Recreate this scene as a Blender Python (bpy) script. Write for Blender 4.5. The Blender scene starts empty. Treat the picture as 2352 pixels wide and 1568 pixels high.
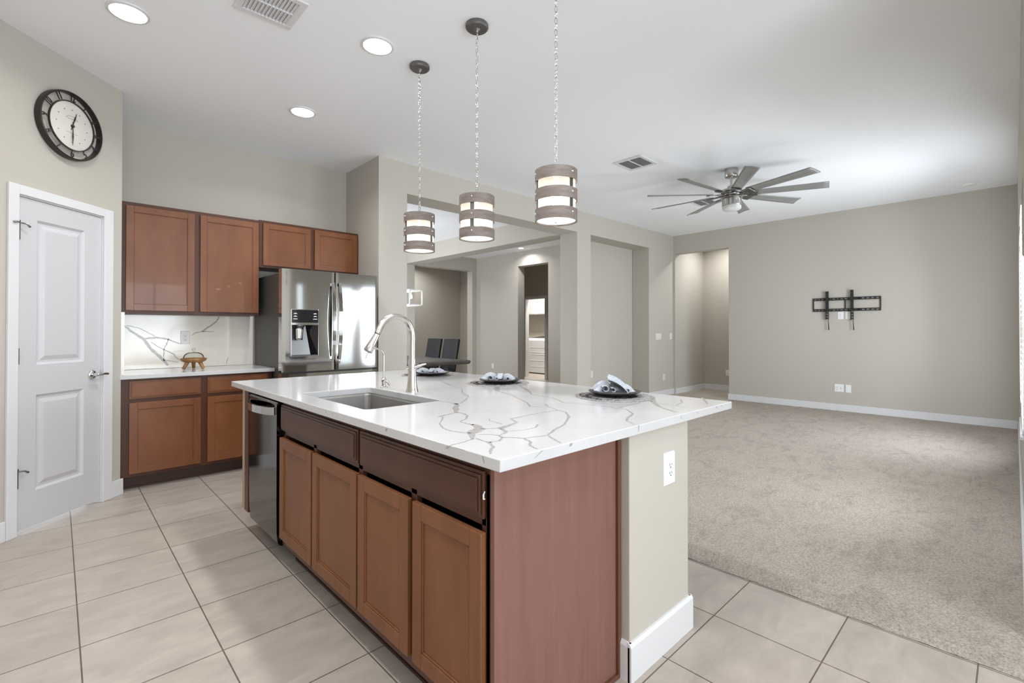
import bpy, bmesh, math, random
from math import pi, sin, cos, radians, sqrt, atan2, hypot
from mathutils import Vector, Matrix

random.seed(7)
SC = bpy.context.scene
COL = SC.collection

# ------------------------------------------------------------------ camera
cam_d = bpy.data.cameras.new('camera')
cam = bpy.data.objects.new('camera', cam_d)
COL.objects.link(cam)
cam_d.sensor_width = 36.0
cam_d.lens = 36.0 * 1098.2 / 2352.0
cam_d.shift_y = -34.8 / 2352.0
cam_d.clip_start = 0.05
cam_d.clip_end = 100
cam.location = (0, 0, 1.24)
cam.rotation_euler = (radians(90 + 0.441), 0, radians(46.4327 - 90))
SC.camera = cam

# ------------------------------------------------------------------ world, exposure
W = bpy.data.worlds.new('sky')
SC.world = W
W.use_nodes = True
bg = W.node_tree.nodes['Background']
bg.inputs[0].default_value = (0.86, 0.93, 1.0, 1)
bg.inputs[1].default_value = 1.6
SC.view_settings.view_transform = 'Standard'
SC.view_settings.look = 'None'
SC.view_settings.gamma = 1.0
SC.view_settings.use_curve_mapping = False
SC.view_settings.exposure = 0.49
try:
    SC.cycles.use_denoising = True
    SC.cycles.max_bounces = 10
    SC.cycles.diffuse_bounces = 7
    SC.cycles.glossy_bounces = 4
    SC.cycles.transmission_bounces = 6
    SC.cycles.transparent_max_bounces = 12
    SC.cycles.sample_clamp_indirect = 6.0
    SC.cycles.caustics_reflective = False
    SC.cycles.caustics_refractive = False
    SC.cycles.blur_glossy = 0.5
except Exception:
    pass

# ------------------------------------------------------------------ daylight at the windows
def area(name, loc, rot, sx, sy, power, col=(1, 1, 1), shape='RECTANGLE', spread=180):
    l = bpy.data.lights.new(name, 'AREA')
    l.shape = shape
    l.size = sx
    l.size_y = sy
    l.energy = power
    l.color = col
    l.spread = radians(spread)
    o = bpy.data.objects.new(name, l)
    COL.objects.link(o)
    o.location = loc
    o.rotation_euler = rot
    return o

DAY = (0.85, 0.912, 1.0)
INTO = (radians(122), 0, 0)            # into the room: sky light plus the glare off the sunlit ground outside
area('daylight', (-0.45, -3.14, 1.45), INTO, 1.9, 2.0, 62, DAY)
area('daylight', (1.55, -3.14, 1.45), INTO, 1.3, 2.0, 68, DAY)
area('daylight', (4.02, -0.29, 1.33), (radians(50), 0, radians(-14)), 0.48, 1.5, 36, DAY)
area('daylight', (4.90, -0.29, 1.33), (radians(96), 0, radians(-25)), 0.92, 1.5, 52, DAY)
area('daylight', (6.60, -0.085, 1.33), (radians(92), 0, radians(-10)), 1.36, 1.5, 55, DAY)  # added lamp at a made-up window, lifts the far ceiling and carpet
area('daylight', (2.62, 7.9, 1.5), (radians(90), 0, radians(-90)), 1.6, 1.5, 70, DAY)

# ------------------------------------------------------------------ materials
MAT = {}

def nodes_of(m):
    return m.node_tree.nodes, m.node_tree.links

def pm(name, col, rough=0.5, metal=0.0, emit=None, estr=0.0, spec=0.5, coat=0.0, trans=0.0, alpha=1.0,
       noise=None, bump=None, rnoise=None):
    """principled material; noise=(colour2, scale xyz, detail), bump=(scale xyz, strength, distance)"""
    m = bpy.data.materials.new(name)
    m.use_nodes = True
    N, L = nodes_of(m)
    b = N['Principled BSDF']
    b.inputs['Base Color'].default_value = (*col, 1)
    b.inputs['Roughness'].default_value = rough
    b.inputs['Metallic'].default_value = metal
    b.inputs['Specular IOR Level'].default_value = spec
    b.inputs['Coat Weight'].default_value = coat
    b.inputs['Transmission Weight'].default_value = trans
    b.inputs['Alpha'].default_value = alpha
    if emit:
        b.inputs['Emission Color'].default_value = (*emit, 1)
        b.inputs['Emission Strength'].default_value = estr
    if noise or bump or rnoise:
        tc = N.new('ShaderNodeTexCoord')
    if noise:
        c2, sc, det = noise
        mp = N.new('ShaderNodeMapping')
        mp.inputs['Scale'].default_value = sc
        L.new(tc.outputs['Object'], mp.inputs['Vector'])
        nz = N.new('ShaderNodeTexNoise')
        nz.inputs['Scale'].default_value = 1.0
        nz.inputs['Detail'].default_value = det
        nz.inputs['Roughness'].default_value = 0.6
        L.new(mp.outputs[0], nz.inputs['Vector'])
        rp = N.new('ShaderNodeValToRGB')
        rp.color_ramp.elements[0].position = 0.3
        rp.color_ramp.elements[0].color = (*col, 1)
        rp.color_ramp.elements[1].position = 0.7
        rp.color_ramp.elements[1].color = (*c2, 1)
        L.new(nz.outputs['Fac'], rp.inputs[0])
        L.new(rp.outputs[0], b.inputs['Base Color'])
    if bump:
        sc, st, ds = bump
        mp = N.new('ShaderNodeMapping')
        mp.inputs['Scale'].default_value = sc
        L.new(tc.outputs['Object'], mp.inputs['Vector'])
        nz = N.new('ShaderNodeTexNoise')
        nz.inputs['Scale'].default_value = 1.0
        nz.inputs['Detail'].default_value = 3.0
        L.new(mp.outputs[0], nz.inputs['Vector'])
        bp = N.new('ShaderNodeBump')
        bp.inputs['Strength'].default_value = st
        bp.inputs['Distance'].default_value = ds
        L.new(nz.outputs['Fac'], bp.inputs['Height'])
        L.new(bp.outputs[0], b.inputs['Normal'])
    MAT[name] = m
    return m

pm('wall_paint', (0.505, 0.476, 0.422), 0.75, spec=0.2, bump=((90, 90, 90), 0.10, 0.004))
pm('ceiling_paint', (0.91, 0.925, 0.95), 0.9, spec=0.1)
pm('white_trim', (0.71, 0.71, 0.722), 0.42)
pm('door_white', (0.58, 0.582, 0.592), 0.40)
pm('maple', (0.135, 0.040, 0.010), 0.38, spec=0.5, noise=((0.215, 0.073, 0.022), (4.2, 4.2, 1.7), 7), coat=0.12)
pm('maple_frame', (0.062, 0.019, 0.008), 0.40, spec=0.4, noise=((0.084, 0.028, 0.012), (8, 8, 1.2), 5))
pm('island_wood_sheen', (0.165, 0.064, 0.025), 0.40, spec=0.3, noise=((0.225, 0.090, 0.036), (6, 6, 1.2), 6))  # island doors: their sheen is put into a paler, greyer wood colour
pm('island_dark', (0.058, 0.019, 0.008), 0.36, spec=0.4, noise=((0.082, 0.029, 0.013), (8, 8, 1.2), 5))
pm('kick_wood', (0.060, 0.024, 0.016), 0.55)
pm('scribe_wood', (0.135, 0.056, 0.033), 0.45, spec=0.3)
pm('raw_edge', (0.40, 0.31, 0.21), 0.7)
pm('end_panel_wood', (0.178, 0.082, 0.062), 0.5, noise=((0.225, 0.108, 0.084), (26, 26, 1.6), 7))
pm('quartz', (0.56, 0.56, 0.565), 0.13, noise=((0.62, 0.62, 0.625), (2.2, 3.1, 2), 5))
pm('marble', (0.84, 0.80, 0.71), 0.10, noise=((0.90, 0.865, 0.79), (2.0, 2.0, 2.0), 4))  # cream tone is the warm walls' reflection, put into the slab colour
pm('vein', (0.34, 0.325, 0.312), 0.16, noise=((0.43, 0.415, 0.40), (30, 30, 30), 4))
pm('faint_vein', (0.54, 0.53, 0.52), 0.14)
pm('steel', (0.56, 0.56, 0.55), 0.07, 1.0, bump=((3.5, 3.5, 0.8), 0.015, 0.02))
pm('steel_dark', (0.24, 0.24, 0.24), 0.28, 1.0)
pm('nickel', (0.62, 0.60, 0.565), 0.22, 1.0)
pm('chrome', (0.72, 0.72, 0.72), 0.10, 1.0)
pm('fridge_side', (0.075, 0.073, 0.068), 0.5)
pm('black_gloss', (0.012, 0.012, 0.013), 0.08)
pm('black_matte', (0.018, 0.017, 0.016), 0.5)
pm('black_stainless', (0.10, 0.098, 0.10), 0.08, 1.0)
pm('icon_white', (0.7, 0.7, 0.7), 0.5)
pm('sink_steel', (0.40, 0.385, 0.37), 0.42, 0.75)
pm('plastic_white', (0.83, 0.83, 0.82), 0.35)
pm('plastic_almond', (0.76, 0.74, 0.66), 0.4)
pm('clock_black', (0.020, 0.017, 0.013), 0.38)
pm('clock_dial', (0.66, 0.645, 0.58), 0.5, noise=((0.72, 0.70, 0.64), (6, 6, 6), 3))
pm('weathered_wood', (0.150, 0.112, 0.092), 0.6, noise=((0.235, 0.205, 0.185), (14, 14, 60), 6))
pm('pewter', (0.20, 0.195, 0.19), 0.35, 0.9)
pm('fan_metal', (0.50, 0.49, 0.47), 0.25, 1.0)
pm('fan_blade', (0.29, 0.288, 0.28), 0.42, 0.35)
pm('opal', (0.66, 0.66, 0.65), 0.35)
pm('bulb', (1, 1, 1), 0.5, emit=(1.0, 0.93, 0.82), estr=20.0)
pm('can_light', (1, 1, 1), 0.5, emit=(1.0, 0.96, 0.88), estr=9.0)
pm('chandelier_light', (1, 1, 1), 0.5, emit=(1.0, 0.95, 0.85), estr=12.0)
pm('chandelier_white', (0.85, 0.85, 0.84), 0.3)
pm('vent_dark', (0.62, 0.62, 0.625), 0.8)
pm('leather_dark', (0.010, 0.010, 0.011), 0.55, spec=0.25)
pm('table_wood', (0.050, 0.042, 0.036), 0.5, noise=((0.085, 0.073, 0.064), (5, 14, 5), 5))
pm('slate_plate', (0.012, 0.012, 0.014), 0.22)
pm('linen', (0.37, 0.395, 0.44), 0.85, noise=((0.48, 0.505, 0.55), (60, 60, 60), 3))
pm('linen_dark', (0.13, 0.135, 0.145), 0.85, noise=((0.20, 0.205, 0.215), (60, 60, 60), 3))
pm('woven_grey', (0.17, 0.163, 0.158), 0.85, noise=((0.42, 0.405, 0.39), (85, 85, 85), 4))
pm('acacia', (0.20, 0.085, 0.030), 0.4, noise=((0.42, 0.22, 0.075), (16, 16, 16), 4))
pm('blind_slat', (0.86, 0.845, 0.80), 0.5)
pm('appliance_white', (0.72, 0.73, 0.75), 0.35)

def glass_mat():
    m = bpy.data.materials.new('clear_glass'); m.use_nodes = True
    N, L = nodes_of(m); N.remove(N['Principled BSDF'])
    t = N.new('ShaderNodeBsdfTransparent'); t.inputs[0].default_value = (0.93, 0.94, 0.93, 1)
    g = N.new('ShaderNodeBsdfGlossy'); g.inputs['Roughness'].default_value = 0.03
    f = N.new('ShaderNodeLayerWeight'); f.inputs[0].default_value = 0.12
    x = N.new('ShaderNodeMixShader')
    L.new(f.outputs[0], x.inputs[0]); L.new(t.outputs[0], x.inputs[1]); L.new(g.outputs[0], x.inputs[2])
    L.new(x.outputs[0], N['Material Output'].inputs[0])
    MAT['clear_glass'] = m

def frosted_mat(name, clear, tcol):
    m = bpy.data.materials.new(name); m.use_nodes = True
    N, L = nodes_of(m); N.remove(N['Principled BSDF'])
    t = N.new('ShaderNodeBsdfTransparent')
    d = N.new('ShaderNodeBsdfTranslucent'); d.inputs[0].default_value = (*tcol, 1)
    e = N.new('ShaderNodeBsdfDiffuse'); e.inputs[0].default_value = (*tcol, 1)
    y = N.new('ShaderNodeMixShader'); y.inputs[0].default_value = 0.3
    L.new(d.outputs[0], y.inputs[1]); L.new(e.outputs[0], y.inputs[2])
    x = N.new('ShaderNodeMixShader'); x.inputs[0].default_value = clear
    L.new(y.outputs[0], x.inputs[1]); L.new(t.outputs[0], x.inputs[2])
    L.new(x.outputs[0], N['Material Output'].inputs[0])
    MAT[name] = m

glass_mat()
frosted_mat('shade_glass', 0.62, (0.92, 0.84, 0.77))
frosted_mat('diffuser_glass', 0.12, (0.96, 0.95, 0.92))

def tile_mat():
    m = bpy.data.materials.new('floor_tile'); m.use_nodes = True
    N, L = nodes_of(m); b = N['Principled BSDF']
    tc = N.new('ShaderNodeTexCoord')
    mp = N.new('ShaderNodeMapping'); mp.inputs['Location'].default_value = (-0.071 + 8.02, -0.100 + 8.08, 0)
    L.new(tc.outputs['Object'], mp.inputs['Vector'])
    br = N.new('ShaderNodeTexBrick')
    br.offset = 0.0; br.squash = 1.0
    br.inputs['Scale'].default_value = 1.0
    br.inputs['Brick Width'].default_value = 0.401
    br.inputs['Row Height'].default_value = 0.404
    br.inputs['Mortar Size'].default_value = 0.0028
    br.inputs['Mortar Smooth'].default_value = 0.25
    br.inputs['Color1'].default_value = (0.432, 0.378, 0.330, 1)
    br.inputs['Color2'].default_value = (0.472, 0.418, 0.370, 1)
    br.inputs['Mortar'].default_value = (0.130, 0.100, 0.076, 1)
    L.new(mp.outputs[0], br.inputs['Vector'])
    n1 = N.new('ShaderNodeMapping'); n1.inputs['Scale'].default_value = (4.5, 9.0, 1); n1.inputs['Rotation'].default_value = (0, 0, 0.5)
    L.new(tc.outputs['Object'], n1.inputs['Vector'])
    nz = N.new('ShaderNodeTexNoise'); nz.inputs['Scale'].default_value = 1.0; nz.inputs['Detail'].default_value = 7; nz.inputs['Roughness'].default_value = 0.65
    nz.inputs['Distortion'].default_value = 0.6
    L.new(n1.outputs[0], nz.inputs['Vector'])
    rp = N.new('ShaderNodeValToRGB')
    rp.color_ramp.elements[0].position = 0.32; rp.color_ramp.elements[0].color = (0.82, 0.815, 0.81, 1)
    rp.color_ramp.elements[1].position = 0.68; rp.color_ramp.elements[1].color = (1.06, 1.06, 1.05, 1)
    L.new(nz.outputs['Fac'], rp.inputs[0])
    mx = N.new('ShaderNodeMix'); mx.data_type = 'RGBA'; mx.blend_type = 'MULTIPLY'; mx.inputs[0].default_value = 1.0
    L.new(br.outputs['Color'], mx.inputs[6]); L.new(rp.outputs[0], mx.inputs[7])
    L.new(mx.outputs[2], b.inputs['Base Color'])
    b.inputs['Roughness'].default_value = 0.38
    b.inputs['Specular IOR Level'].default_value = 0.4
    bp = N.new('ShaderNodeBump'); bp.inputs['Strength'].default_value = 0.5; bp.inputs['Distance'].default_value = 0.002; bp.invert = True
    L.new(br.outputs['Fac'], bp.inputs['Height'])
    L.new(bp.outputs[0], b.inputs['Normal'])
    MAT['floor_tile'] = m

def carpet_mat():
    m = bpy.data.materials.new('carpet_pile'); m.use_nodes = True
    N, L = nodes_of(m); b = N['Principled BSDF']
    tc = N.new('ShaderNodeTexCoord')
    fine = N.new('ShaderNodeTexNoise'); fine.inputs['Scale'].default_value = 110; fine.inputs['Detail'].default_value = 4; fine.inputs['Roughness'].default_value = 0.7
    L.new(tc.outputs['Object'], fine.inputs['Vector'])
    mp = N.new('ShaderNodeMapping'); mp.inputs['Scale'].default_value = (3.2, 6.5, 1); mp.inputs['Rotation'].default_value = (0, 0, 0.35)
    L.new(tc.outputs['Object'], mp.inputs['Vector'])
    big = N.new('ShaderNodeTexNoise'); big.inputs['Scale'].default_value = 1.0; big.inputs['Detail'].default_value = 6; big.inputs['Roughness'].default_value = 0.62; big.inputs['Distortion'].default_value = 1.2
    L.new(mp.outputs[0], big.inputs['Vector'])
    r1 = N.new('ShaderNodeValToRGB')
    r1.color_ramp.elements[0].position = 0.35; r1.color_ramp.elements[0].color = (0.335, 0.295, 0.252, 1)
    r1.color_ramp.elements[1].position = 0.62; r1.color_ramp.elements[1].color = (0.575, 0.518, 0.455, 1)
    L.new(fine.outputs['Fac'], r1.inputs[0])
    r2 = N.new('ShaderNodeValToRGB')
    r2.color_ramp.elements[0].position = 0.34; r2.color_ramp.elements[0].color = (0.88, 0.875, 0.87, 1)
    r2.color_ramp.elements[1].position = 0.52; r2.color_ramp.elements[1].color = (1.04, 1.04, 1.03, 1)
    L.new(big.outputs['Fac'], r2.inputs[0])
    mx = N.new('ShaderNodeMix'); mx.data_type = 'RGBA'; mx.blend_type = 'MULTIPLY'; mx.inputs[0].default_value = 1.0
    L.new(r1.outputs[0], mx.inputs[6]); L.new(r2.outputs[0], mx.inputs[7])
    L.new(mx.outputs[2], b.inputs['Base Color'])
    b.inputs['Roughness'].default_value = 1.0
    b.inputs['Specular IOR Level'].default_value = 0.0
    bp = N.new('ShaderNodeBump'); bp.inputs['Strength'].default_value = 0.9; bp.inputs['Distance'].default_value = 0.012
    L.new(fine.outputs['Fac'], bp.inputs['Height'])
    L.new(bp.outputs[0], b.inputs['Normal'])
    MAT['carpet_pile'] = m

tile_mat()
carpet_mat()

# ------------------------------------------------------------------ mesh helpers
class MB:
    """collects shapes given in world (or thing-local) metres; build() links them as ONE mesh object"""
    def __init__(self, o=(0, 0, 0)):
        self.o = Vector(o); self.v = []; self.f = []; self.m = []
    def add(self, vs, fs, mi=0):
        k = len(self.v)
        self.v += [Vector(p) for p in vs]
        self.f += [tuple(i + k for i in f) for f in fs]
        self.m += [mi] * len(fs)
    def box(self, x0, x1, y0, y1, z0, z1, mi=0):
        v = [(x0, y0, z0), (x1, y0, z0), (x1, y1, z0), (x0, y1, z0), (x0, y0, z1), (x1, y0, z1), (x1, y1, z1), (x0, y1, z1)]
        self.add(v, [(0, 3, 2, 1), (4, 5, 6, 7), (0, 1, 5, 4), (1, 2, 6, 5), (2, 3, 7, 6), (3, 0, 4, 7)], mi)
        return self
    def prism(self, poly, axis, a0, a1, mi=0):
        """poly: 2-D points, extruded along axis 'x' (y,z), 'y' (x,z) or 'z' (x,y)"""
        def P(p, a):
            return {'x': (a, p[0], p[1]), 'y': (p[0], a, p[1]), 'z': (p[0], p[1], a)}[axis]
        n = len(poly)
        v = [P(p, a0) for p in poly] + [P(p, a1) for p in poly]
        f = [tuple(range(n))[::-1], tuple(range(n, 2 * n))] + [(i, (i + 1) % n, n + (i + 1) % n, n + i) for i in range(n)]
        self.add(v, f, mi)
        return self
    def lathe(self, prof, c=(0, 0, 0), n=32, mi=0, mat4=None, sx=1.0, sy=1.0):
        """prof: (radius, z) from one end to the other; radius 0 closes"""
        rings = []; v = []
        for r, z in prof:
            if r <= 1e-6:
                rings.append([len(v)]); v.append(Vector((0, 0, z)))
            else:
                rings.append(list(range(len(v), len(v) + n)))
                v += [Vector((r * sx * cos(2 * pi * i / n), r * sy * sin(2 * pi * i / n), z)) for i in range(n)]
        f = []
        for a, b in zip(rings, rings[1:]):
            if len(a) == 1 and len(b) == 1: continue
            for i in range(n):
                j = (i + 1) % n
                if len(a) == 1: f.append((a[0], b[j], b[i]))
                elif len(b) == 1: f.append((a[i], a[j], b[0]))
                else: f.append((a[i], a[j], b[j], b[i]))
        if mat4 is not None: v = [mat4 @ p for p in v]
        c = Vector(c)
        self.add([p + c for p in v], f, mi)
        return self
    def tube(self, pts, r, n=12, closed=False, mi=0, flat=1.0):
        pts = [Vector(p) for p in pts]
        rs = r if isinstance(r, (list, tuple)) else [r] * len(pts)
        m = len(pts); v = []
        up = None
        for i, p in enumerate(pts):
            a = pts[(i - 1) % m] if (closed or i > 0) else p
            b = pts[(i + 1) % m] if (closed or i < m - 1) else p
            t = (b - a).normalized()
            if up is None:
                up = Vector((0, 0, 1)) if abs(t.z) < 0.9 else Vector((1, 0, 0))
            s = t.cross(up)
            if s.length < 1e-5: s = t.cross(Vector((0.3, 1, 0.2)))
            s.normalize(); w = s.cross(t).normalized(); up = w
            for k in range(n):
                an = 2 * pi * k / n
                v.append(p + rs[i] * (cos(an) * s + flat * sin(an) * w))
        f = []
        for i in range(m if closed else m - 1):
            j = (i + 1) % m
            for k in range(n):
                l = (k + 1) % n
                f.append((i * n + k, i * n + l, j * n + l, j * n + k))
        if not closed:
            f.append(tuple(range(n))[::-1]); f.append(tuple(range((m - 1) * n, m * n)))
        self.add(v, f, mi)
        return self
    def sheet(self, fn, nu, nv, mi=0, close_u=False):
        v = [fn(i / nu, j / nv) for i in range(nu + (0 if close_u else 1)) for j in range(nv + 1)]
        f = []; R = nv + 1; M = nu if close_u else nu
        tot = nu if close_u else nu + 1
        for i in range(M):
            for j in range(nv):
                a = (i % tot) * R + j; b = ((i + 1) % tot) * R + j
                f.append((a, b, b + 1, a + 1))
        self.add(v, f, mi)
        return self
    def build(self, name, mats, parent=None, bevel=0.0, smooth=None, seg=2, solid=0.0, sub=0):
        me = bpy.data.meshes.new(name)
        me.from_pydata([tuple(p - self.o) for p in self.v], [], self.f)
        if isinstance(mats, str): mats = [mats]
        for k in mats: me.materials.append(MAT[k])
        me.polygons.foreach_set('material_index', self.m)
        bm = bmesh.new(); bm.from_mesh(me)
        bmesh.ops.recalc_face_normals(bm, faces=bm.faces)
        bm.to_mesh(me); bm.free()
        if smooth is not None:
            me.polygons.foreach_set('use_smooth', [True] * len(me.polygons))
            me.set_sharp_from_angle(angle=radians(smooth))
        me.update()
        o = bpy.data.objects.new(name, me)
        COL.objects.link(o)
        if parent is not None: o.parent = parent
        if solid:
            s = o.modifiers.new('thickness', 'SOLIDIFY'); s.thickness = solid; s.offset = 0
        if sub:
            s = o.modifiers.new('smooth', 'SUBSURF'); s.levels = sub; s.render_levels = sub
        if bevel:
            b = o.modifiers.new('bevel', 'BEVEL'); b.width = bevel; b.segments = seg; b.limit_method = 'ANGLE'; b.angle_limit = radians(40)
            b.harden_normals = False
        return o

def tag(o, label=None, cat=None, group=None, kind=None):
    if label: o['label'] = label
    if cat: o['category'] = cat
    if group: o['group'] = group
    if kind: o['kind'] = kind
    return o

def thing(name, loc, label, cat, group=None, rz=0.0):
    o = bpy.data.objects.new(name, None)
    o.empty_display_size = 0.1
    COL.objects.link(o)
    o.location = loc; o.rotation_euler = (0, 0, rz)
    return tag(o, label, cat, group)

def copy_tree(o, parent=None):
    c = o.copy(); COL.objects.link(c)
    if parent is not None: c.parent = parent
    for ch in list(o.children): copy_tree(ch, c)
    return c

def struct(name, mb, mat, bevel=0.0, smooth=None):
    o = mb.build(name, mat, None, bevel, smooth)
    o['kind'] = 'structure'
    return o

CEIL = 3.05
# ================================================================== THE SETTING
struct('floor', MB().box(-1.75, 12.0, -3.3, 12.0, -0.12, 0.0), 'floor_tile')
struct('ceiling', MB().box(-1.75, 12.0, -3.3, 12.0, CEIL, CEIL + 0.15), 'ceiling_paint')

# wall-to-wall carpet of the living room, with a rolled edge at the tile
cp = MB()
x0, x1, y0, y1 = 2.487, 9.87, -0.035, 4.54
NX, NY = 210, 130
def carpet_pt(u, v):
    e = u * u * (x1 - x0)
    x = x0 + e
    y = y0 + v * (y1 - y0)
    h = 0.0145 * min(1.0, sqrt(max(0.0, e) / 0.02 + 0.04)) + random.uniform(-0.0022, 0.0022)
    if e == 0: x += random.uniform(-0.003, 0.003); h = 0.002
    return (x, y, max(0.001, h))
cp.sheet(carpet_pt, NX, NY)
cpo = struct('floor_carpet', cp, 'carpet_pile', smooth=180)

# pantry wall: a 45 degree wall; local x runs along it, local y goes into the wall
S0 = 4.312 / sqrt(2)
DIAG_LOC = (0.0, 4.312, 0.0)
def diag(o):
    o.location = DIAG_LOC; o.rotation_euler = (0, 0, radians(45)); return o
def dl(s): return s - S0
wl = MB()
wl.box(dl(0.75), dl(2.79), 0, 0.12, 0, CEIL).box(dl(3.388), dl(3.545), 0, 0.12, 0, CEIL).box(dl(2.79), dl(3.388), 0, 0.12, 2.062, CEIL)
diag(struct('wall_left', wl, 'wall_paint'))

# wall stub beside the base cabinets and the kitchen back wall
struct('wall_back', MB().box(0.20, 2.41, 5.31, 5.43, 0, CEIL), 'wall_paint')
struct('wall_pantry', MB().box(0.22, 0.343, 4.70, 5.31, 0, CEIL), 'wall_paint')

# dividing wall with the wide opening, the recess and the return beside the refrigerator
wd = MB()
wd.box(2.41, 2.746, 4.54, 4.875, 0, CEIL)
wd.box(2.746, 5.674, 4.54, 4.875, 2.72, CEIL)
wd.box(5.674, 6.008, 4.54, 4.875, 0, CEIL)
wd.box(6.008, 7.722, 4.54, 4.88, 2.722, CEIL)
wd.box(6.008, 7.722, 4.88, 4.98, 0, CEIL)
wd.box(7.722, 8.62, 4.54, 4.875, 0, CEIL)
wd.box(2.41, 2.53, 4.875, 5.43, 0, CEIL)
struct('wall_middle', wd, 'wall_paint')

# television wall with the hall opening
wt = MB()
wt.box(8.62, 8.79, -0.035, 3.49, 0, CEIL)
wt.box(8.62, 8.79, 3.49, 4.505, 2.705, CEIL)
struct('wall_far', wt, 'wall_paint')
wh = MB()
wh.box(8.62, 9.99, 4.505, 4.62, 0, CEIL)
wh.box(9.87, 9.99, 1.2, 4.505, 0, CEIL)
wh.box(8.79, 9.87, 1.2, 1.32, 0, CEIL)
struct('wall_hall', wh, 'wall_paint')

# window wall on the right, one opening added only to let in more light
wr = MB()
WY0, WY1 = -0.185, -0.035
wr.box(2.80, 2.93, WY0, WY1, 0, CEIL).box(3.13, 3.75, WY0, WY1, 0, CEIL).box(4.26, 4.42, WY0, WY1, 0, CEIL).box(5.38, 5.9, WY0, WY1, 0, CEIL).box(7.3, 8.79, WY0, WY1, 0, CEIL)
for a, b in ((2.93, 3.13), (3.75, 4.26), (4.42, 5.38), (5.9, 7.3)):
    wr.box(a, b, WY0, WY1, 0, 0.56).box(a, b, WY0, WY1, 2.10, CEIL)
struct('wall_right', wr, 'wall_paint')
struct('wall_nook', MB().box(2.80, 2.95, -3.05, WY0, 0, CEIL), 'wall_paint')
# wall behind the camera, two big openings
wf = MB()
wf.box(-1.75, -1.4, -3.2, -3.05, 0, CEIL).box(0.5, 0.9, -3.2, -3.05, 0, CEIL).box(2.2, 2.95, -3.2, -3.05, 0, CEIL)
for a, b in ((-1.4, 0.5), (0.9, 2.2)):
    wf.box(a, b, -3.2, -3.05, 0, 0.42).box(a, b, -3.2, -3.05, 2.48, CEIL)
struct('wall_front', wf, 'wall_paint')
struct('wall_kitchen', MB().box(-1.75, -1.6, -3.05, 2.75, 0, CEIL), 'wall_paint')

# dining room and beyond
wn = MB()
wn.box(2.41, 2.53, 5.43, 7.05, 0, CEIL).box(2.41, 2.53, 8.75, 9.42, 0, CEIL).box(2.41, 2.53, 7.05, 8.75, 0, 0.7).box(2.41, 2.53, 7.05, 8.75, 2.3, CEIL)
struct('wall_dining', wn, 'wall_paint')
we = MB()
we.box(7.72, 7.93, 4.98, 6.976, 0, CEIL).box(7.72, 7.93, 7.918, 9.42, 0, CEIL).box(7.72, 7.93, 6.976, 7.918, 2.712, CEIL)
struct('wall_east', we, 'wall_paint')
wz = MB()
wz.box(2.41, 5.90, 9.42, 9.62, 0, CEIL).box(7.578, 7.93, 9.42, 9.62, 0, CEIL).box(5.90, 7.578, 9.42, 9.62, 2.725, CEIL)
struct('wall_north', wz, 'wall_paint')
struct('wall_entry', MB().box(4.6, 9.0, 11.0, 11.12, 0, CEIL).box(4.6, 4.72, 9.62, 11.0, 0, CEIL).box(8.4, 8.52, 9.62, 11.0, 0, CEIL), 'wall_paint')
struct('trim_beam', MB().box(5.62, 5.95, 4.875, 9.42, 2.72, CEIL), 'wall_paint')
# passage and laundry room
wq = MB()
wq.box(9.0, 9.12, 5.6, 8.235, 0, CEIL).box(9.0, 9.12, 8.945, 9.62, 0, CEIL).box(9.0, 9.12, 8.235, 8.945, 2.062, CEIL)
wq.box(7.93, 9.0, 9.5, 9.62, 0, CEIL).box(7.93, 9.12, 5.48, 5.6, 0, CEIL)
struct('wall_passage', wq, 'wall_paint')
struct('wall_laundry', MB().box(10.75, 10.87, 7.9, 11.0, 0, CEIL).box(9.12, 10.75, 7.78, 7.9, 0, CEIL).box(9.12, 10.75, 10.9, 11.0, 0, CEIL), 'wall_paint')

# baseboards
BT = 0.014
struct('baseboard_far', MB().box(8.62 - BT, 8.62, -0.02, 3.49, 0, 0.115).box(8.62 - BT, 8.79, 3.49 - BT * 0, 3.49 + BT, 0, 0.115), 'white_trim', 0.003)
struct('baseboard_hall', MB().box(8.63, 9.87 - BT, 4.505 - BT, 4.505, 0, 0.115).box(9.87 - BT, 9.87, 1.4, 4.505, 0, 0.115), 'white_trim', 0.003)
struct('baseboard_middle', MB().box(7.722, 8.62, 4.54 - BT, 4.54, 0, 0.115).box(5.674, 6.008, 4.54 - BT, 4.54, 0, 0.115).box(2.43, 2.746, 4.54 - BT, 4.54, 0, 0.115), 'white_trim', 0.003)
struct('baseboard_right', MB().box(2.82, 8.6, -0.035, -0.035 + BT, 0, 0.115), 'white_trim', 0.003)
diag(struct('baseboard_left', MB().box(dl(3.458), dl(3.558), -BT, 0.0, 0, 0.118).box(dl(1.2), dl(2.735), -BT, 0.0, 0, 0.118), 'white_trim', 0.003))
struct('baseboard_dining', MB().box(7.72 - BT, 7.72, 4.98, 6.976, 0, 0.115).box(7.72 - BT, 7.72, 7.918, 9.42, 0, 0.115), 'white_trim', 0.003)

# pantry door: casing, leaf, hinges, lever
dt = MB()
dt.box(dl(2.737), dl(2.797), -0.016, 0.0, 0, 2.117)
dt.box(dl(3.381), dl(3.457), -0.016, 0.0, 0, 2.117)
dt.box(dl(2.797), dl(3.381), -0.016, 0.0, 2.060, 2.117)
dt.box(dl(2.79), dl(2.800), 0.0, 0.10, 0, 2.06).box(dl(3.378), dl(3.388), 0.0, 0.10, 0, 2.06).box(dl(2.80), dl(3.378), 0.0, 0.10, 2.052, 2.062)
diag(struct('trim_1', dt, 'white_trim', 0.003))

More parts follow.
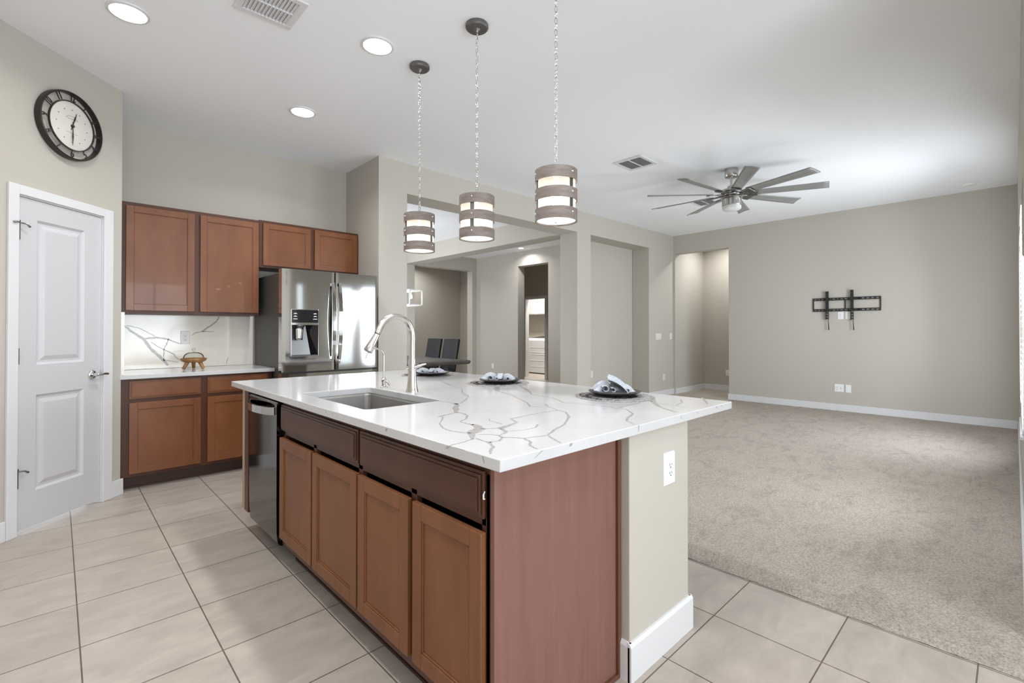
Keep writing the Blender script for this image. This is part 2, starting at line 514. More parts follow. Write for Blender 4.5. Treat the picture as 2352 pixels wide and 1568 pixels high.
door = bpy.data.objects.new('door_1', None); COL.objects.link(door); diag(door); door['kind'] = 'structure'
def panel_door(mb, xa, xb, za, zb, ypos, th, panels, depth=0.010, slope=0.022):
    """leaf with recessed, bevel-edged panels on its front (-y) face"""
    # front face as a frame around each panel, plus the recessed panels
    zs = sorted([za, zb] + [z for p in panels for z in (p[2], p[3])])
    xs = [xa, panels[0][0], panels[0][1], xb]
    for i in range(len(zs) - 1):
        for j in range(3):
            inside = j == 1 and any(abs(zs[i] - p[2]) < 1e-6 for p in panels)
            if not inside:
                mb.add([(xs[j], ypos, zs[i]), (xs[j + 1], ypos, zs[i]), (xs[j + 1], ypos, zs[i + 1]), (xs[j], ypos, zs[i + 1])], [(0, 1, 2, 3)])
    for (pa, pb, pc, pd) in panels:
        steps = [(0, 0), (slope * 0.35, depth), (slope * 0.7, depth), (slope * 1.35, depth * 0.25)]
        R = [[(pa + s, ypos + d, pc + s), (pb - s, ypos + d, pc + s), (pb - s, ypos + d, pd - s), (pa + s, ypos + d, pd - s)] for s, d in steps]
        for a, b in zip(R, R[1:]):
            for k in range(4):
                l = (k + 1) % 4
                mb.add([a[k], a[l], b[l], b[k]], [(0, 1, 2, 3)])
        mb.add(R[-1], [(0, 1, 2, 3)])
    y2 = ypos + th
    mb.add([(xa, ypos, za), (xa, ypos, zb), (xa, y2, zb), (xa, y2, za)], [(0, 1, 2, 3)])
    mb.add([(xb, ypos, za), (xb, ypos, zb), (xb, y2, zb), (xb, y2, za)], [(0, 1, 2, 3)])
    mb.add([(xa, ypos, zb), (xb, ypos, zb), (xb, y2, zb), (xa, y2, zb)], [(0, 1, 2, 3)])
    mb.add([(xa, ypos, za), (xb, ypos, za), (xb, y2, za), (xa, y2, za)], [(0, 1, 2, 3)])
    mb.add([(xa, y2, za), (xb, y2, za), (xb, y2, zb), (xa, y2, zb)], [(0, 1, 2, 3)])
leaf = MB()
panel_door(leaf, dl(2.803), dl(3.376), 0.022, 2.049, 0.004, 0.035,
           [(dl(2.920), dl(3.246), 0.240, 0.835), (dl(2.920), dl(3.246), 1.022, 1.928)], depth=0.012, slope=0.04)
leaf.build('door_leaf', 'door_white', door)
for z0, stop in ((1.785, 2), (1.033, 0), (0.285, 1)):
    h = MB()
    h.tube([(dl(2.801), -0.006, z0), (dl(2.801), -0.006, z0 + 0.098)], 0.0075, 12)
    h.box(dl(2.801), dl(2.812), -0.003, 0.004, z0, z0 + 0.095)
    ho = h.build('hinge', 'steel_dark', door, 0, 40)
    if stop:
        st = MB()
        st.tube([(dl(2.801), -0.006, z0 + 0.098), (dl(2.801), -0.006, z0 + 0.118)], 0.009, 10)
        st.tube([(dl(2.801), -0.010, z0 + 0.104), (dl(2.83), -0.026, z0 + 0.100), (dl(2.852), -0.022, z0 + 0.086)], [0.004, 0.005, 0.007], 8)
        if stop == 2:
            st.tube([(dl(2.801), -0.010, z0 + 0.104), (dl(2.775), -0.026, z0 + 0.104), (dl(2.762), -0.018, z0 + 0.100)], [0.004, 0.005, 0.007], 8)
        st.build('door_stop', 'steel_dark', ho, 0, 40)
lv = MB()
ym = Matrix.Rotation(radians(90), 4, 'X')
lv.lathe([(0, 0.0), (0.031, 0.0), (0.031, 0.006), (0.024, 0.014), (0.013, 0.017), (0.011, 0.045), (0, 0.047)], (dl(3.308), 0.004, 0.925), 24, 0, ym)
lv.tube([(dl(3.308), -0.040, 0.925), (dl(3.335), -0.044, 0.926), (dl(3.362), -0.046, 0.928), (dl(3.384), -0.044, 0.924)], [0.009, 0.0085, 0.008, 0.008], 12)
lv.box(dl(3.371), dl(3.377), 0.000, 0.02, 0.895, 0.955)
lv.build('lever_handle', 'chrome', door, 0, 40)

# laundry door casing
lt = MB()
lt.box(8.985, 9.0, 8.165, 8.245, 0, 2.125).box(8.985, 9.0, 8.935, 8.99, 0, 2.125).box(8.985, 9.0, 8.245, 8.935, 2.055, 2.125)
lt.box(8.999, 9.12, 8.235, 8.25, 0, 2.06).box(8.999, 9.12, 8.93, 8.945, 0, 2.06).box(8.999, 9.12, 8.25, 8.93, 2.047, 2.06)
struct('trim_2', lt, 'white_trim', 0.003)
struct('trim_strike', MB().box(9.03, 9.05, 8.243, 8.2485, 0.90, 0.98), 'nickel')

# windows
def window(n, xa, xb, ya, yb, za, zb, mull):
    w = bpy.data.objects.new('window_%d' % n, None); COL.objects.link(w); w['kind'] = 'structure'
    w.location = ((xa + xb) / 2, (ya + yb) / 2, za)
    O = w.location
    f = MB(O); t = 0.045
    f.box(xa, xb, ya, yb, za, za + t).box(xa, xb, ya, yb, zb - t, zb).box(xa, xa + t, ya, yb, za + t, zb - t).box(xb - t, xb, ya, yb, za + t, zb - t)
    if mull:
        f.box((xa + xb) / 2 - 0.02, (xa + xb) / 2 + 0.02, ya, yb, za + t, zb - t)
    f.build('window_frame', 'white_trim', w, 0.003)
    ym_ = (ya + yb) / 2
    MB(O).box(xa + t, xb - t, ym_ - 0.003, ym_ + 0.003, za + t, zb - t).build('pane', 'clear_glass', w)
    return w
window(1, 4.42, 5.38, -0.15, -0.10, 0.56, 2.10, False)
window(2, 3.75, 4.26, -0.15, -0.10, 0.56, 2.10, False)
window(3, -1.4, 0.5, -3.15, -3.09, 0.42, 2.48, True)
window(4, 0.9, 2.2, -3.15, -3.09, 0.42, 2.48, True)
window(5, 5.9, 7.3, -0.15, -0.10, 0.56, 2.10, True)  # made-up window, added to bring more light into the living room
window(6, 2.93, 3.13, -0.15, -0.10, 0.56, 2.10, False)
sill = MB().box(4.40, 5.40, -0.10, -0.020, 0.545, 0.568)
struct('trim_sill', sill, 'white_trim', 0.003)

bl = thing('window_blind', (4.9, -0.06, 0.575), 'white horizontal slat blind hanging in the window at the right edge of the photo', 'blind')
O = bl.location
MB(O).box(4.43, 5.37, -0.080, -0.028, 2.035, 2.095).build('head_rail', 'white_trim', bl, 0.003)
s = MB(O)
for k in range(33):
    z = 0.625 + k * 0.0425
    a = radians(8)
    dy, dz = 0.022 * cos(a), 0.022 * sin(a)
    s.add([(4.435, -0.053 - dy, z - dz), (5.365, -0.053 - dy, z - dz), (5.365, -0.053 + dy, z + dz), (4.435, -0.053 + dy, z + dz)], [(0, 1, 2, 3)])
so = s.build('slats', 'blind_slat', bl, solid=0.003)
MB(O).box(4.435, 5.365, -0.075, -0.030, 0.585, 0.603).build('bottom_rail', 'white_trim', bl, 0.003)

# ================================================================== KITCHEN BACK RUN
def shaker(mb, x0, x1, z0, z1, yf, th, rail=0.052, dep=0.007, flip=1):
    """cabinet door in a plane y = const facing -y: stiles and rails stepping to a flat panel"""
    mb.box(x0, x1, yf + dep, yf + th, z0, z1)
    r = rail
    mb.box(x0, x0 + r, yf, yf + dep + 0.0005, z0, z1).box(x1 - r, x1, yf, yf + dep + 0.0005, z0, z1)
    mb.box(x0 + r, x1 - r, yf, yf + dep + 0.0005, z0, z0 + r).box(x0 + r, x1 - r, yf, yf + dep + 0.0005, z1 - r, z1)
    # inner bead
    b = 0.006; q = yf + 0.0035
    mb.box(x0 + r, x0 + r + b, q, yf + dep + 0.0005, z0 + r, z1 - r).box(x1 - r - b, x1 - r, q, yf + dep + 0.0005, z0 + r, z1 - r)
    mb.box(x0 + r + b, x1 - r - b, q, yf + dep + 0.0005, z0 + r, z0 + r + b).box(x0 + r + b, x1 - r - b, q, yf + dep + 0.0005, z1 - r - b, z1 - r)

def slab(mb, x0, x1, z0, z1, yf, th):
    """drawer front facing -y with a stepped, moulded edge"""
    mb.box(x0, x1, yf + 0.008, yf + th, z0, z1)
    mb.box(x0 + 0.010, x1 - 0.010, yf + 0.003, yf + 0.009, z0 + 0.010, z1 - 0.010)
    mb.box(x0 + 0.018, x1 - 0.018, yf, yf + 0.004, z0 + 0.018, z1 - 0.018)

def wall_cab(label, x0, x1, z0, z1, doors, panel_left=False):
    c = thing('wall_cabinet', ((x0 + x1) / 2, 5.15, z0), label, 'cabinet')
    O = c.location
    b = MB(O).box(x0, x1, 5.000, 5.309, z0, z1)
    if panel_left: b.box(x0 - 0.02, x0, 5.02, 5.309, z0, z1)
    b.build('cabinet_body', 'maple_frame', c, 0.002)
    for (a, d, e, f) in doors:
        m = MB(O); shaker(m, a, d, e, f, 4.980, 0.0195)
        m.build('door', 'maple', c, 0.0015)
    return c
wall_cab('tall brown wall cabinet with two doors above the marble backsplash', 0.365, 1.402, 1.378, 2.292,
         [(0.402, 0.876, 1.402, 2.262), (0.918, 1.394, 1.402, 2.262)])
wall_cab('short brown two door wall cabinet above the refrigerator', 1.4025, 2.405, 1.842, 2.300,
         [(1.433, 1.884, 1.864, 2.272), (1.926, 2.388, 1.864, 2.276)])

bc = thing('base_cabinet', (0.89, 4.98, 0), 'brown base cabinet with two drawers over two doors, left of the refrigerator', 'cabinet')
O = bc.location
MB(O).box(0.3435, 1.432, 4.70, 5.309, 0.105, 0.862).box(0.3435, 1.432, 4.80, 5.30, 0.001, 0.105).build('cabinet_body', 'maple_frame', bc, 0.002)
MB(O).box(0.350, 1.432, 4.790, 4.80, 0.001, 0.105).box(0.350, 1.432, 4.782, 4.79, 0.001, 0.014).build('toe_kick', 'kick_wood', bc)
for (a, d) in ((0.403, 0.872), (0.920, 1.396)):
    m = MB(O); slab(m, a, d, 0.706, 0.846, 4.680, 0.0195); m.build('drawer', 'maple', bc, 0.002)
    m = MB(O); shaker(m, a, d, 0.132, 0.678, 4.680, 0.0195); m.build('door', 'maple', bc, 0.0015)

def ribbon(mb, pts, wid, plane, off, mi):
    """flat vein in the surface: 2-D polyline with a width (mm) at each point"""
    # resample with a little wander so that it looks like stone
    P = []; Wd = []
    for i in range(len(pts) - 1):
        n = 5
        for k in range(n):
            t = k / n
            x = pts[i][0] * (1 - t) + pts[i + 1][0] * t
            y = pts[i][1] * (1 - t) + pts[i + 1][1] * t
            j = 0.0022 if k else 0.0
            P.append(Vector((x + random.uniform(-j, j), y + random.uniform(-j, j))))
            Wd.append((wid[i] * (1 - t) + wid[i + 1] * t) * random.uniform(0.8, 1.2))
    P.append(Vector(pts[-1])); Wd.append(wid[-1])
    L_, R_ = [], []
    for i, p in enumerate(P):
        a = P[max(0, i - 1)]; b = P[min(len(P) - 1, i + 1)]
        t = (b - a); t = t.normalized() if t.length > 1e-6 else Vector((1, 0))
        nrm = Vector((-t.y, t.x)) * (Wd[i] / 2000.0)
        L_.append(p + nrm); R_.append(p - nrm)
    def to3(q):
        return (q.x, q.y, off) if plane == 'z' else (q.x, off, q.y)
    vs = [to3(q) for q in L_] + [to3(q) for q in R_]
    n = len(L_)
    mb.add(vs, [(i, i + 1, n + i + 1, n + i) for i in range(n - 1)], mi)

ct = thing('countertop', (0.89, 5.0, 0.862), 'white quartz countertop on the base cabinet left of the refrigerator', 'countertop')
O = ct.location
v = MB(O).box(0.3435, 1.441, 4.655, 5.309, 0.863, 0.895)
for P_, W_ in (([(0.55, 4.78), (0.60, 4.80)], [8, 5]), ([(0.42, 4.90), (0.52, 4.99), (0.60, 4.97)], [5, 6, 3]), ([(0.72, 5.29), (0.75, 5.15)], [10, 3]), ([(0.80, 4.70), (0.83, 4.73)], [7, 4])):
    ribbon(v, P_, W_, 'z', 0.8953, 1)
v.build('slab', ['quartz', 'faint_vein'], ct, 0.003)

bs = thing('backsplash', (0.89, 5.29, 0.896), 'white marble backsplash slab with grey veins behind the small counter', 'backsplash')
O = bs.location
MB(O).box(0.3445, 0.372, 4.67, 5.3085, 0.896, 1.376).build('return_slab', 'marble', bs, 0.002)
v = MB(O).box(0.3725, 1.430, 5.286, 5.3085, 0.896, 1.376)
SPLASH = [
([(0.419, 1.278), (0.476, 1.221), (0.549, 1.164), (0.605, 1.07), (0.68, 0.986), (0.729, 0.919)], [10, 20, 22, 22, 24, 14]),
([(0.432, 1.28), (0.521, 1.255), (0.632, 1.186)], [8, 7, 7]),
([(0.562, 1.163), (0.641, 1.174), (0.728, 1.155), (0.767, 1.137), (0.806, 1.118), (0.831, 1.112)], [14, 17, 12, 9, 8, 6]),
([(0.732, 1.161), (0.718, 1.114), (0.699, 1.068), (0.695, 0.997), (0.699, 0.962)], [7, 9, 7, 6, 7]),
([(0.604, 1.134), (0.651, 1.092), (0.709, 1.056), (0.767, 1.024), (0.797, 0.981), (0.819, 0.962)], [6, 8, 9, 9, 7, 4]),
([(0.699, 0.968), (0.748, 0.96), (0.807, 0.945)], [9, 6, 4]),
([(0.907, 1.189), (0.937, 1.214), (1.0, 1.226), (1.096, 1.225)], [7, 8, 9, 4]),
([(0.989, 1.226), (1.053, 1.275), (1.107, 1.319), (1.131, 1.368)], [12, 15, 14, 10]),
([(1.197, 0.914), (1.2, 0.946), (1.208, 0.971)], [5, 6, 4]),
]
for P_, W_ in SPLASH: ribbon(v, P_, W_, 'y', 5.2857, 1)
v.build('slab', ['marble', 'vein'], bs, 0.002)

# wall plates -------------------------------------------------------
def plate(name, label, cat, loc, rz, w, h, kind, mat='plastic_white', group=None):
    """local: plate lies in xz, faces -y"""
    t = thing(name, loc, label, cat, group, rz)
    p = MB()
    ch = 0.004
    p.add([(-w/2, 0, -h/2), (w/2, 0, -h/2), (w/2, 0, h/2), (-w/2, 0, h/2),
           (-w/2 + ch, -0.006, -h/2 + ch), (w/2 - ch, -0.006, -h/2 + ch), (w/2 - ch, -0.006, h/2 - ch), (-w/2 + ch, -0.006, h/2 - ch)],
          [(0, 1, 5, 4), (1, 2, 6, 5), (2, 3, 7, 6), (3, 0, 4, 7), (4, 5, 6, 7), (3, 2, 1, 0)])
    p.build('cover_plate', mat, t)
    def sock(cx):
        q = MB()
        q.box(cx - 0.0165, cx + 0.0165, -0.0085, -0.005, -0.034, 0.034)
        q.build('receptacle', mat, t, 0.002)
        s_ = MB()
        for dz in (0.016, -0.016):
            s_.box(cx - 0.0085, cx - 0.0060, -0.0092, -0.008, dz - 0.004, dz + 0.005)
            s_.box(cx + 0.0060, cx + 0.0085, -0.0092, -0.008, dz - 0.003, dz + 0.004)
            s_.box(cx - 0.0025, cx + 0.0025, -0.0092, -0.008, dz - 0.0125, dz - 0.0075)
        s_.build('slots', 'black_matte', t)
    if kind == 'outlet': sock(0)
    if kind == 'double':
        sock(-w * 0.22)
        MB().box(w * 0.14, w * 0.34, -0.0085, -0.005, -0.03, 0.03).build('jack', 'plastic_white', t, 0.002)
        MB().lathe([(0, 0), (0.006, 0), (0.005, 0.008), (0, 0.008)], (w * 0.24, -0.008, 0), 12, 0, Matrix.Rotation(radians(90), 4, 'X')).build('coax_port', 'chrome', t)
    if kind == 'blank':
        for dz in (-0.042, 0.042): MB().lathe([(0, 0), (0.0032, 0), (0.0025, 0.0015), (0, 0.0018)], (0, -0.006, dz), 10, 0, Matrix.Rotation(radians(90), 4, 'X')).build('screw', 'chrome', t)
    if kind in ('switch1', 'switch3'):
        n = 1 if kind == 'switch1' else 3
        for i in range(n):
            cx = (i - (n - 1) / 2) * 0.046
            MB().box(cx - 0.016, cx + 0.016, -0.0095, -0.005, -0.033, 0.033).build('rocker', mat, t, 0.002)
    return t
plate('power_outlet', 'white power outlet on the marble backsplash above the cake stand', 'outlet', (0.857, 5.2855, 1.171), 0, 0.074, 0.119, 'outlet')
plate('power_outlet', 'white power outlet on the cream end of the island wall', 'outlet', (1.753, 0.9445, 0.695), 0, 0.082, 0.128, 'outlet')
plate('light_switch', 'wide white switch plate on the wall between the recess and the corner', 'switch', (8.055, 4.5395, 1.117), 0, 0.19, 0.118, 'switch3', 'plastic_almond')
plate('light_switch', 'narrow white switch plate close to the corner beside the hall opening', 'switch', (8.515, 4.5395, 1.12), 0, 0.075, 0.118, 'switch1', 'plastic_almond')
plate('power_outlet', 'white outlet low on the wall under the switch plates', 'outlet', (8.253, 4.5395, 0.355), 0, 0.075, 0.118, 'outlet', 'plastic_almond')
plate('power_outlet', 'pale outlet low in the wall recess, just above the nearest napkin', 'outlet', (6.475, 4.8795, 0.50), 0, 0.075, 0.118, 'outlet', 'plastic_almond')
EAST = radians(-90)   # plates on walls of constant X that face -X
plate('power_outlet', 'white outlet low on the dining room wall above the middle napkin', 'outlet', (7.7195, 8.80, 0.36), EAST, 0.075, 0.118, 'outlet')
plate('power_outlet', 'outlet at the end of the hall beside the television wall edge', 'outlet', (9.8695, 4.02, 0.37), EAST, 0.075, 0.118, 'outlet')
plate('power_outlet', 'white outlet plate under the bracket on the television wall', 'outlet', (8.6195, 1.821, 1.462), EAST, 0.075, 0.12, 'outlet')
plate('blank_plate', 'plain white cover plate under the bracket, right of the outlet', 'wall plate', (8.6195, 1.725, 1.462), EAST, 0.07, 0.12, 'blank')
plate('power_outlet', 'double white wall plate near the floor under the television bracket', 'outlet', (8.6195, 1.845, 0.358), EAST, 0.118, 0.118, 'double')
plate('blank_plate', 'plain white cover plate near the floor, right of the double plate', 'wall plate', (8.6195, 1.728, 0.356), EAST, 0.07, 0.118, 'blank')

# refrigerator ------------------------------------------------------
fr = thing('refrigerator', (1.85, 4.8, 0), 'stainless french door refrigerator with water dispenser and dark grey sides', 'refrigerator')
O = fr.location
MB(O).box(1.444, 2.300, 4.452, 5.27, 0.03, 1.755).build('cabinet_body', 'fridge_side', fr, 0.004)
MB(O).box(1.46, 2.28, 4.47, 4.60, 0.001, 0.03).build('base_grille', 'black_matte', fr)
def bowed_door(x0, x1, z0, z1, yf, yb, bow, hole=None):
    """door front bulging toward -y; hole = (x0,x1,z0,z1) left open for the dispenser"""
    mb = MB(O)
    xs = [x0 + (x1 - x0) * i / 16 for i in range(17)]
    zs = [z0, z1]
    if hole:
        xs = sorted(set([x for x in xs if not any(abs(x - h) < 0.012 for h in hole[:2])] + list(hole[:2]))); zs = [z0, hole[2], hole[3], z1]
    def Y(x):
        u = (x - 1.852) / 0.44
        e = min((x - x0), (x1 - x)) / 0.02
        rnd = 0.012 * (1 - min(1, e)) ** 2
        return yf + bow * u * u + rnd
    for i in range(len(xs) - 1):
        for k in range(len(zs) - 1):
            if hole and k == 1 and hole[0] - 1e-6 <= xs[i] < hole[1] - 1e-6: continue
            a, b = xs[i], xs[i + 1]
            mb.add([(a, Y(a), zs[k]), (b, Y(b), zs[k]), (b, Y(b), zs[k + 1]), (a, Y(a), zs[k + 1])], [(0, 1, 2, 3)])
    n = len(xs)
    top = [(x, Y(x), z1) for x in xs] + [(x1, yb, z1), (x0, yb, z1)]
    bot = [(x, Y(x), z0) for x in xs] + [(x1, yb, z0), (x0, yb, z0)]
    mb.add(top, [tuple(range(len(top)))]); mb.add(bot, [tuple(range(len(bot)))[::-1]])
    mb.add([(x0, Y(x0), z0), (x0, Y(x0), z1), (x0, yb, z1), (x0, yb, z0)], [(0, 1, 2, 3)])
    mb.add([(x1, Y(x1), z0), (x1, Y(x1), z1), (x1, yb, z1), (x1, yb, z0)], [(0, 1, 2, 3)])
    mb.add([(x0, yb, z0), (x1, yb, z0), (x1, yb, z1), (x0, yb, z1)], [(0, 1, 2, 3)])
    bm_v = mb.v
    return mb, Y
DX0, DX1, DZ0, DZ1 = 1.480, 1.722, 1.010, 1.424
mb, YL = bowed_door(1.406, 1.868, 0.872, 1.774, 4.352, 4.447, 0.004, (DX0, DX1, DZ0, DZ1))
ld = mb.build('door', 'steel', fr, 0, 30)
mb, YR = bowed_door(1.880, 2.302, 0.872, 1.774, 4.352, 4.447, 0.004)
rd = mb.build('door', 'steel', fr, 0, 30)
mb, YF = bowed_door(1.406, 2.302, 0.07, 0.856, 4.352, 4.447, 0.004)
fz = mb.build('freezer_drawer', 'steel', fr, 0, 30)
fzh = MB(O)
fzh.tube([(1.50, 4.358, 0.76), (1.52, 4.305, 0.76), (1.852, 4.292, 0.76), (2.18, 4.305, 0.76), (2.20, 4.358, 0.76)], 0.013, 12)
fzh.build('drawer_handle', 'steel', fz, 0, 60)
for dr, xc in ((ld, 1.843), (rd, 1.905)):
    h = MB(O)
    n = 16
    pts = []
    for i in range(n + 1):
        t = i / n
        z = 0.965 + t * 0.715
        y = 4.345 - 0.052 * sin(pi * (0.12 + 0.76 * t))
        pts.append((xc, y, z))
    # flat bowed bar
    hv = []
    for (x, y, z) in pts:
        wv = 0.020 * (0.55 + 0.45 * sin(pi * (z - 0.965) / 0.715))
        hv.append([(x - wv, y, z), (x + wv, y, z), (x + wv, y + 0.014, z), (x - wv, y + 0.014, z)])
    for a, b in zip(hv, hv[1:]):
        for k in range(4):
            l = (k + 1) % 4
            h.add([a[k], a[l], b[l], b[k]], [(0, 1, 2, 3)])
    h.add(hv[0], [(0, 1, 2, 3)]); h.add(hv[-1], [(0, 1, 2, 3)])
    for z in (0.985, 1.66): h.box(xc - 0.012, xc + 0.012, 4.330, 4.358, z - 0.015, z + 0.015)
    h.build('handle', 'steel', dr, 0.002)
# dispenser in the left door
dsp = MB(O)
yF = 4.352
fw = 0.006
dsp.box(DX0, DX0 + fw, yF, yF + 0.03, DZ0, DZ1).box(DX1 - fw, DX1, yF, yF + 0.03, DZ0, DZ1)
dsp.box(DX0 + fw, DX1 - fw, yF, yF + 0.03, DZ1 - fw, DZ1).box(DX0 + fw, DX1 - fw, yF, yF + 0.03, DZ0, DZ0 + fw)
dsp.box(DX0 + fw, DX1 - fw, yF - 0.002, yF + 0.03, 1.284, 1.305)
do_ = dsp.build('dispenser_frame', 'steel', fr, 0.0015)
MB(O).box(DX0 + fw, DX1 - fw, yF + 0.003, yF + 0.03, 1.305, DZ1 - fw).build('control_display', 'black_gloss', do_)
for z, w in ((1.386, 0.030), (1.362, 0.030), (1.338, 0.036)):
    for cx in (1.516, 1.688):
        ic = MB(O)
        if z > 1.35:
            ic.box(cx - w / 2, cx + w / 2, yF + 0.0018, yF + 0.003, z - 0.004, z)
            ic.box(cx - w / 3.2, cx + w / 3.2, yF + 0.0018, yF + 0.003, z, z + 0.004)
        else:
            ic.box(cx - w / 2, cx + w / 2, yF + 0.0018, yF + 0.003, z - 0.003, z + 0.003)
        ic.build('display_icon', 'icon_white', do_)
cav = MB(O)
cx0, cx1, cz0, cz1 = DX0 + fw, DX1 - fw, DZ0 + fw, 1.284
yb_ = 4.438
cav.add([(cx0, yF + 0.004, cz0), (cx1, yF + 0.004, cz0), (cx1 - 0.02, yb_ - 0.035, cz0), (cx0, yb_ - 0.035, cz0),
         (cx0, yF + 0.004, cz1), (cx1, yF + 0.004, cz1), (cx1 - 0.03, yb_, cz1), (cx0, yb_, cz1)],
        [(0, 1, 2, 3)])
cav.add([(cx0, yb_ - 0.02, cz0), (cx1 - 0.045, yb_ - 0.02, cz0), (cx1 - 0.085, yb_, cz1), (cx0, yb_, cz1)], [(0, 1, 2, 3)])
cav.add([(cx0, yF + 0.004, cz0), (cx0, yb_ - 0.02, cz0), (cx0, yb_, cz1), (cx0, yF + 0.004, cz1)], [(0, 1, 2, 3)])
cav.add([(cx0, yF + 0.004, cz1), (cx1, yF + 0.004, cz1), (cx1, yb_, cz1), (cx0, yb_, cz1)], [(0, 1, 2, 3)])
cav.add([(cx0, yF + 0.004, cz0 + 0.002), (cx1, yF + 0.004, cz0 + 0.002), (cx1, yb_, cz0 + 0.002), (cx0, yb_, cz0 + 0.002)], [(0, 1, 2, 3)])
cav.build('dispenser_recess', 'steel_dark', do_)
MB(O).add([(cx1, yF + 0.004, cz0), (cx1 - 0.045, yb_ - 0.021, cz0), (cx1 - 0.085, yb_ - 0.001, cz1), (cx1, yF + 0.004, cz1)], [(0, 1, 2, 3)]) if False else None
rs = MB(O)
rs.add([(cx1, yF + 0.004, cz0), (cx1 - 0.040, yb_ - 0.021, cz0), (cx1 - 0.080, yb_ - 0.001, cz1), (cx1, yF + 0.004, cz1)], [(0, 1, 2, 3)])
rs.build('dispenser_side', 'black_gloss', do_)
nz_ = MB(O)
nz_.lathe([(0, 0.0), (0.050, 0.0), (0.052, -0.006), (0.034, -0.030), (0, -0.030)], (1.562, 4.400, 1.284), 24)
nz_.build('spout_cover', 'pewter', do_, 0, 40)
pd = MB(O)
def paddle(u, vv):
    x = 1.557 + (u - 0.5) * (0.072 - 0.010 * (1 - vv))
    return (x, 4.385 - 0.016 * sin(pi * u) - 0.006 * vv, 1.152 + 0.105 * vv)
pd.sheet(paddle, 10, 6)
pd.build('paddle', 'chrome', do_, 0, 60, solid=0.005)
for x in (1.44, 2.27): MB(O).box(x - 0.03, x + 0.03, 4.39, 4.47, 1.756, 1.778).build('hinge_cover', 'pewter', fr, 0.004)

# cake stand --------------------------------------------------------
cs = thing('cake_stand', (0.872, 4.985, 0.8955), 'small acacia footed cake stand with a clear glass dome on the back counter', 'cake stand')
tr = MB()
tr.lathe([(0, 0.062), (0.070, 0.062), (0.092, 0.075), (0.100, 0.091), (0.098, 0.097), (0.090, 0.092), (0.080, 0.084), (0, 0.084)], (0, 0, 0), 40)
tr.build('tray', 'acacia', cs, 0, 40)
for a in (200, 320, 80):
    a = radians(a)
    MB().tube([(0.050 * cos(a), 0.050 * sin(a), 0.068), (0.084 * cos(a), 0.084 * sin(a), 0.0075)], [0.017, 0.013], 14).build('leg', 'acacia', cs, 0, 40)
dm = MB()
dm.lathe([(0.080, 0.093), (0.079, 0.104), (0.073, 0.122), (0.060, 0.137), (0.040, 0.146), (0.018, 0.149), (0, 0.150)], (0, 0, 0), 40)
dmo = dm.build('glass_dome', 'clear_glass', cs, 0, 60)
MB().lathe([(0, 0.150), (0.006, 0.150), (0.005, 0.158), (0.013, 0.166), (0.015, 0.174), (0.010, 0.182), (0, 0.184)], (0, 0, 0), 20).build('knob', 'clear_glass', dmo, 0, 60)

# ================================================================== ISLAND
# plastered half wall with baseboard
struct('wall_island', MB().box(1.475, 1.915, 0.945, 3.50, 0, 0.871), 'wall_paint', 0.004)
bi = MB()
def bb_profile(axis, a0, a1, face, sgn, zt=0.135):
    p = [(face, 0), (face + sgn * 0.014, 0), (face + sgn * 0.014, zt - 0.012), (face + sgn * 0.007, zt), (face, zt)]
    bi.prism(p, axis, a0, a1)
bb_profile('x', 1.461, 1.929, 0.945, -1)
bb_profile('y', 0.938, 1.0, 1.475, -1)
bb_profile('y', 0.938, 3.50, 1.915, 1)
struct('baseboard_island', bi, 'white_trim')

isl = thing('island_cabinet', (1.18, 2.2, 0), 'dark brown island cabinet with two drawers, four doors and a plain end panel', 'cabinet')
O = isl.location
FX = 0.872   # face frame plane, doors in front at smaller x
b = MB(O)
b.box(FX, 1.470, 1.005, 1.020, 0.105, 0.871).box(FX, 1.470, 2.66, 2.685, 0.105, 0.871)
b.box(FX, FX + 0.02, 1.020, 2.66, 0.105, 0.15).box(FX, FX + 0.02, 1.020, 2.66, 0.69, 0.715).box(FX, FX + 0.02, 1.020, 2.66, 0.84, 0.871)
for y in (1.005, 1.375, 1.765, 2.225, 2.645): b.box(FX, FX + 0.02, y, y + 0.035, 0.15, 0.84)
b.box(FX + 0.02, 1.470, 1.02, 2.66, 0.105, 0.125)
b.box(FX + 0.02, 1.470, 1.02, 2.66, 0.125, 0.13)
b.box(1.455, 1.470, 1.02, 2.66, 0.13, 0.871)
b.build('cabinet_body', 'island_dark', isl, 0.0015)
MB(O).box(0.945, 0.955, 1.03, 2.68, 0.001, 0.105).box(0.938, 0.945, 1.03, 2.68, 0.001, 0.012).build('toe_kick', 'kick_wood', isl)
MB(O).box(FX + 0.001, 1.463, 0.988, 1.005, 0.105, 0.871).box(0.945, 1.463, 0.988, 1.005, 0.001, 0.105).build('end_panel', 'end_panel_wood', isl, 0.001)
MB(O).box(1.452, 1.470, 0.976, 0.988, 0.001, 0.871).box(0.945, 1.452, 0.976, 0.988, 0.001, 0.016).build('scribe_moulding', 'scribe_wood', isl, 0.002)

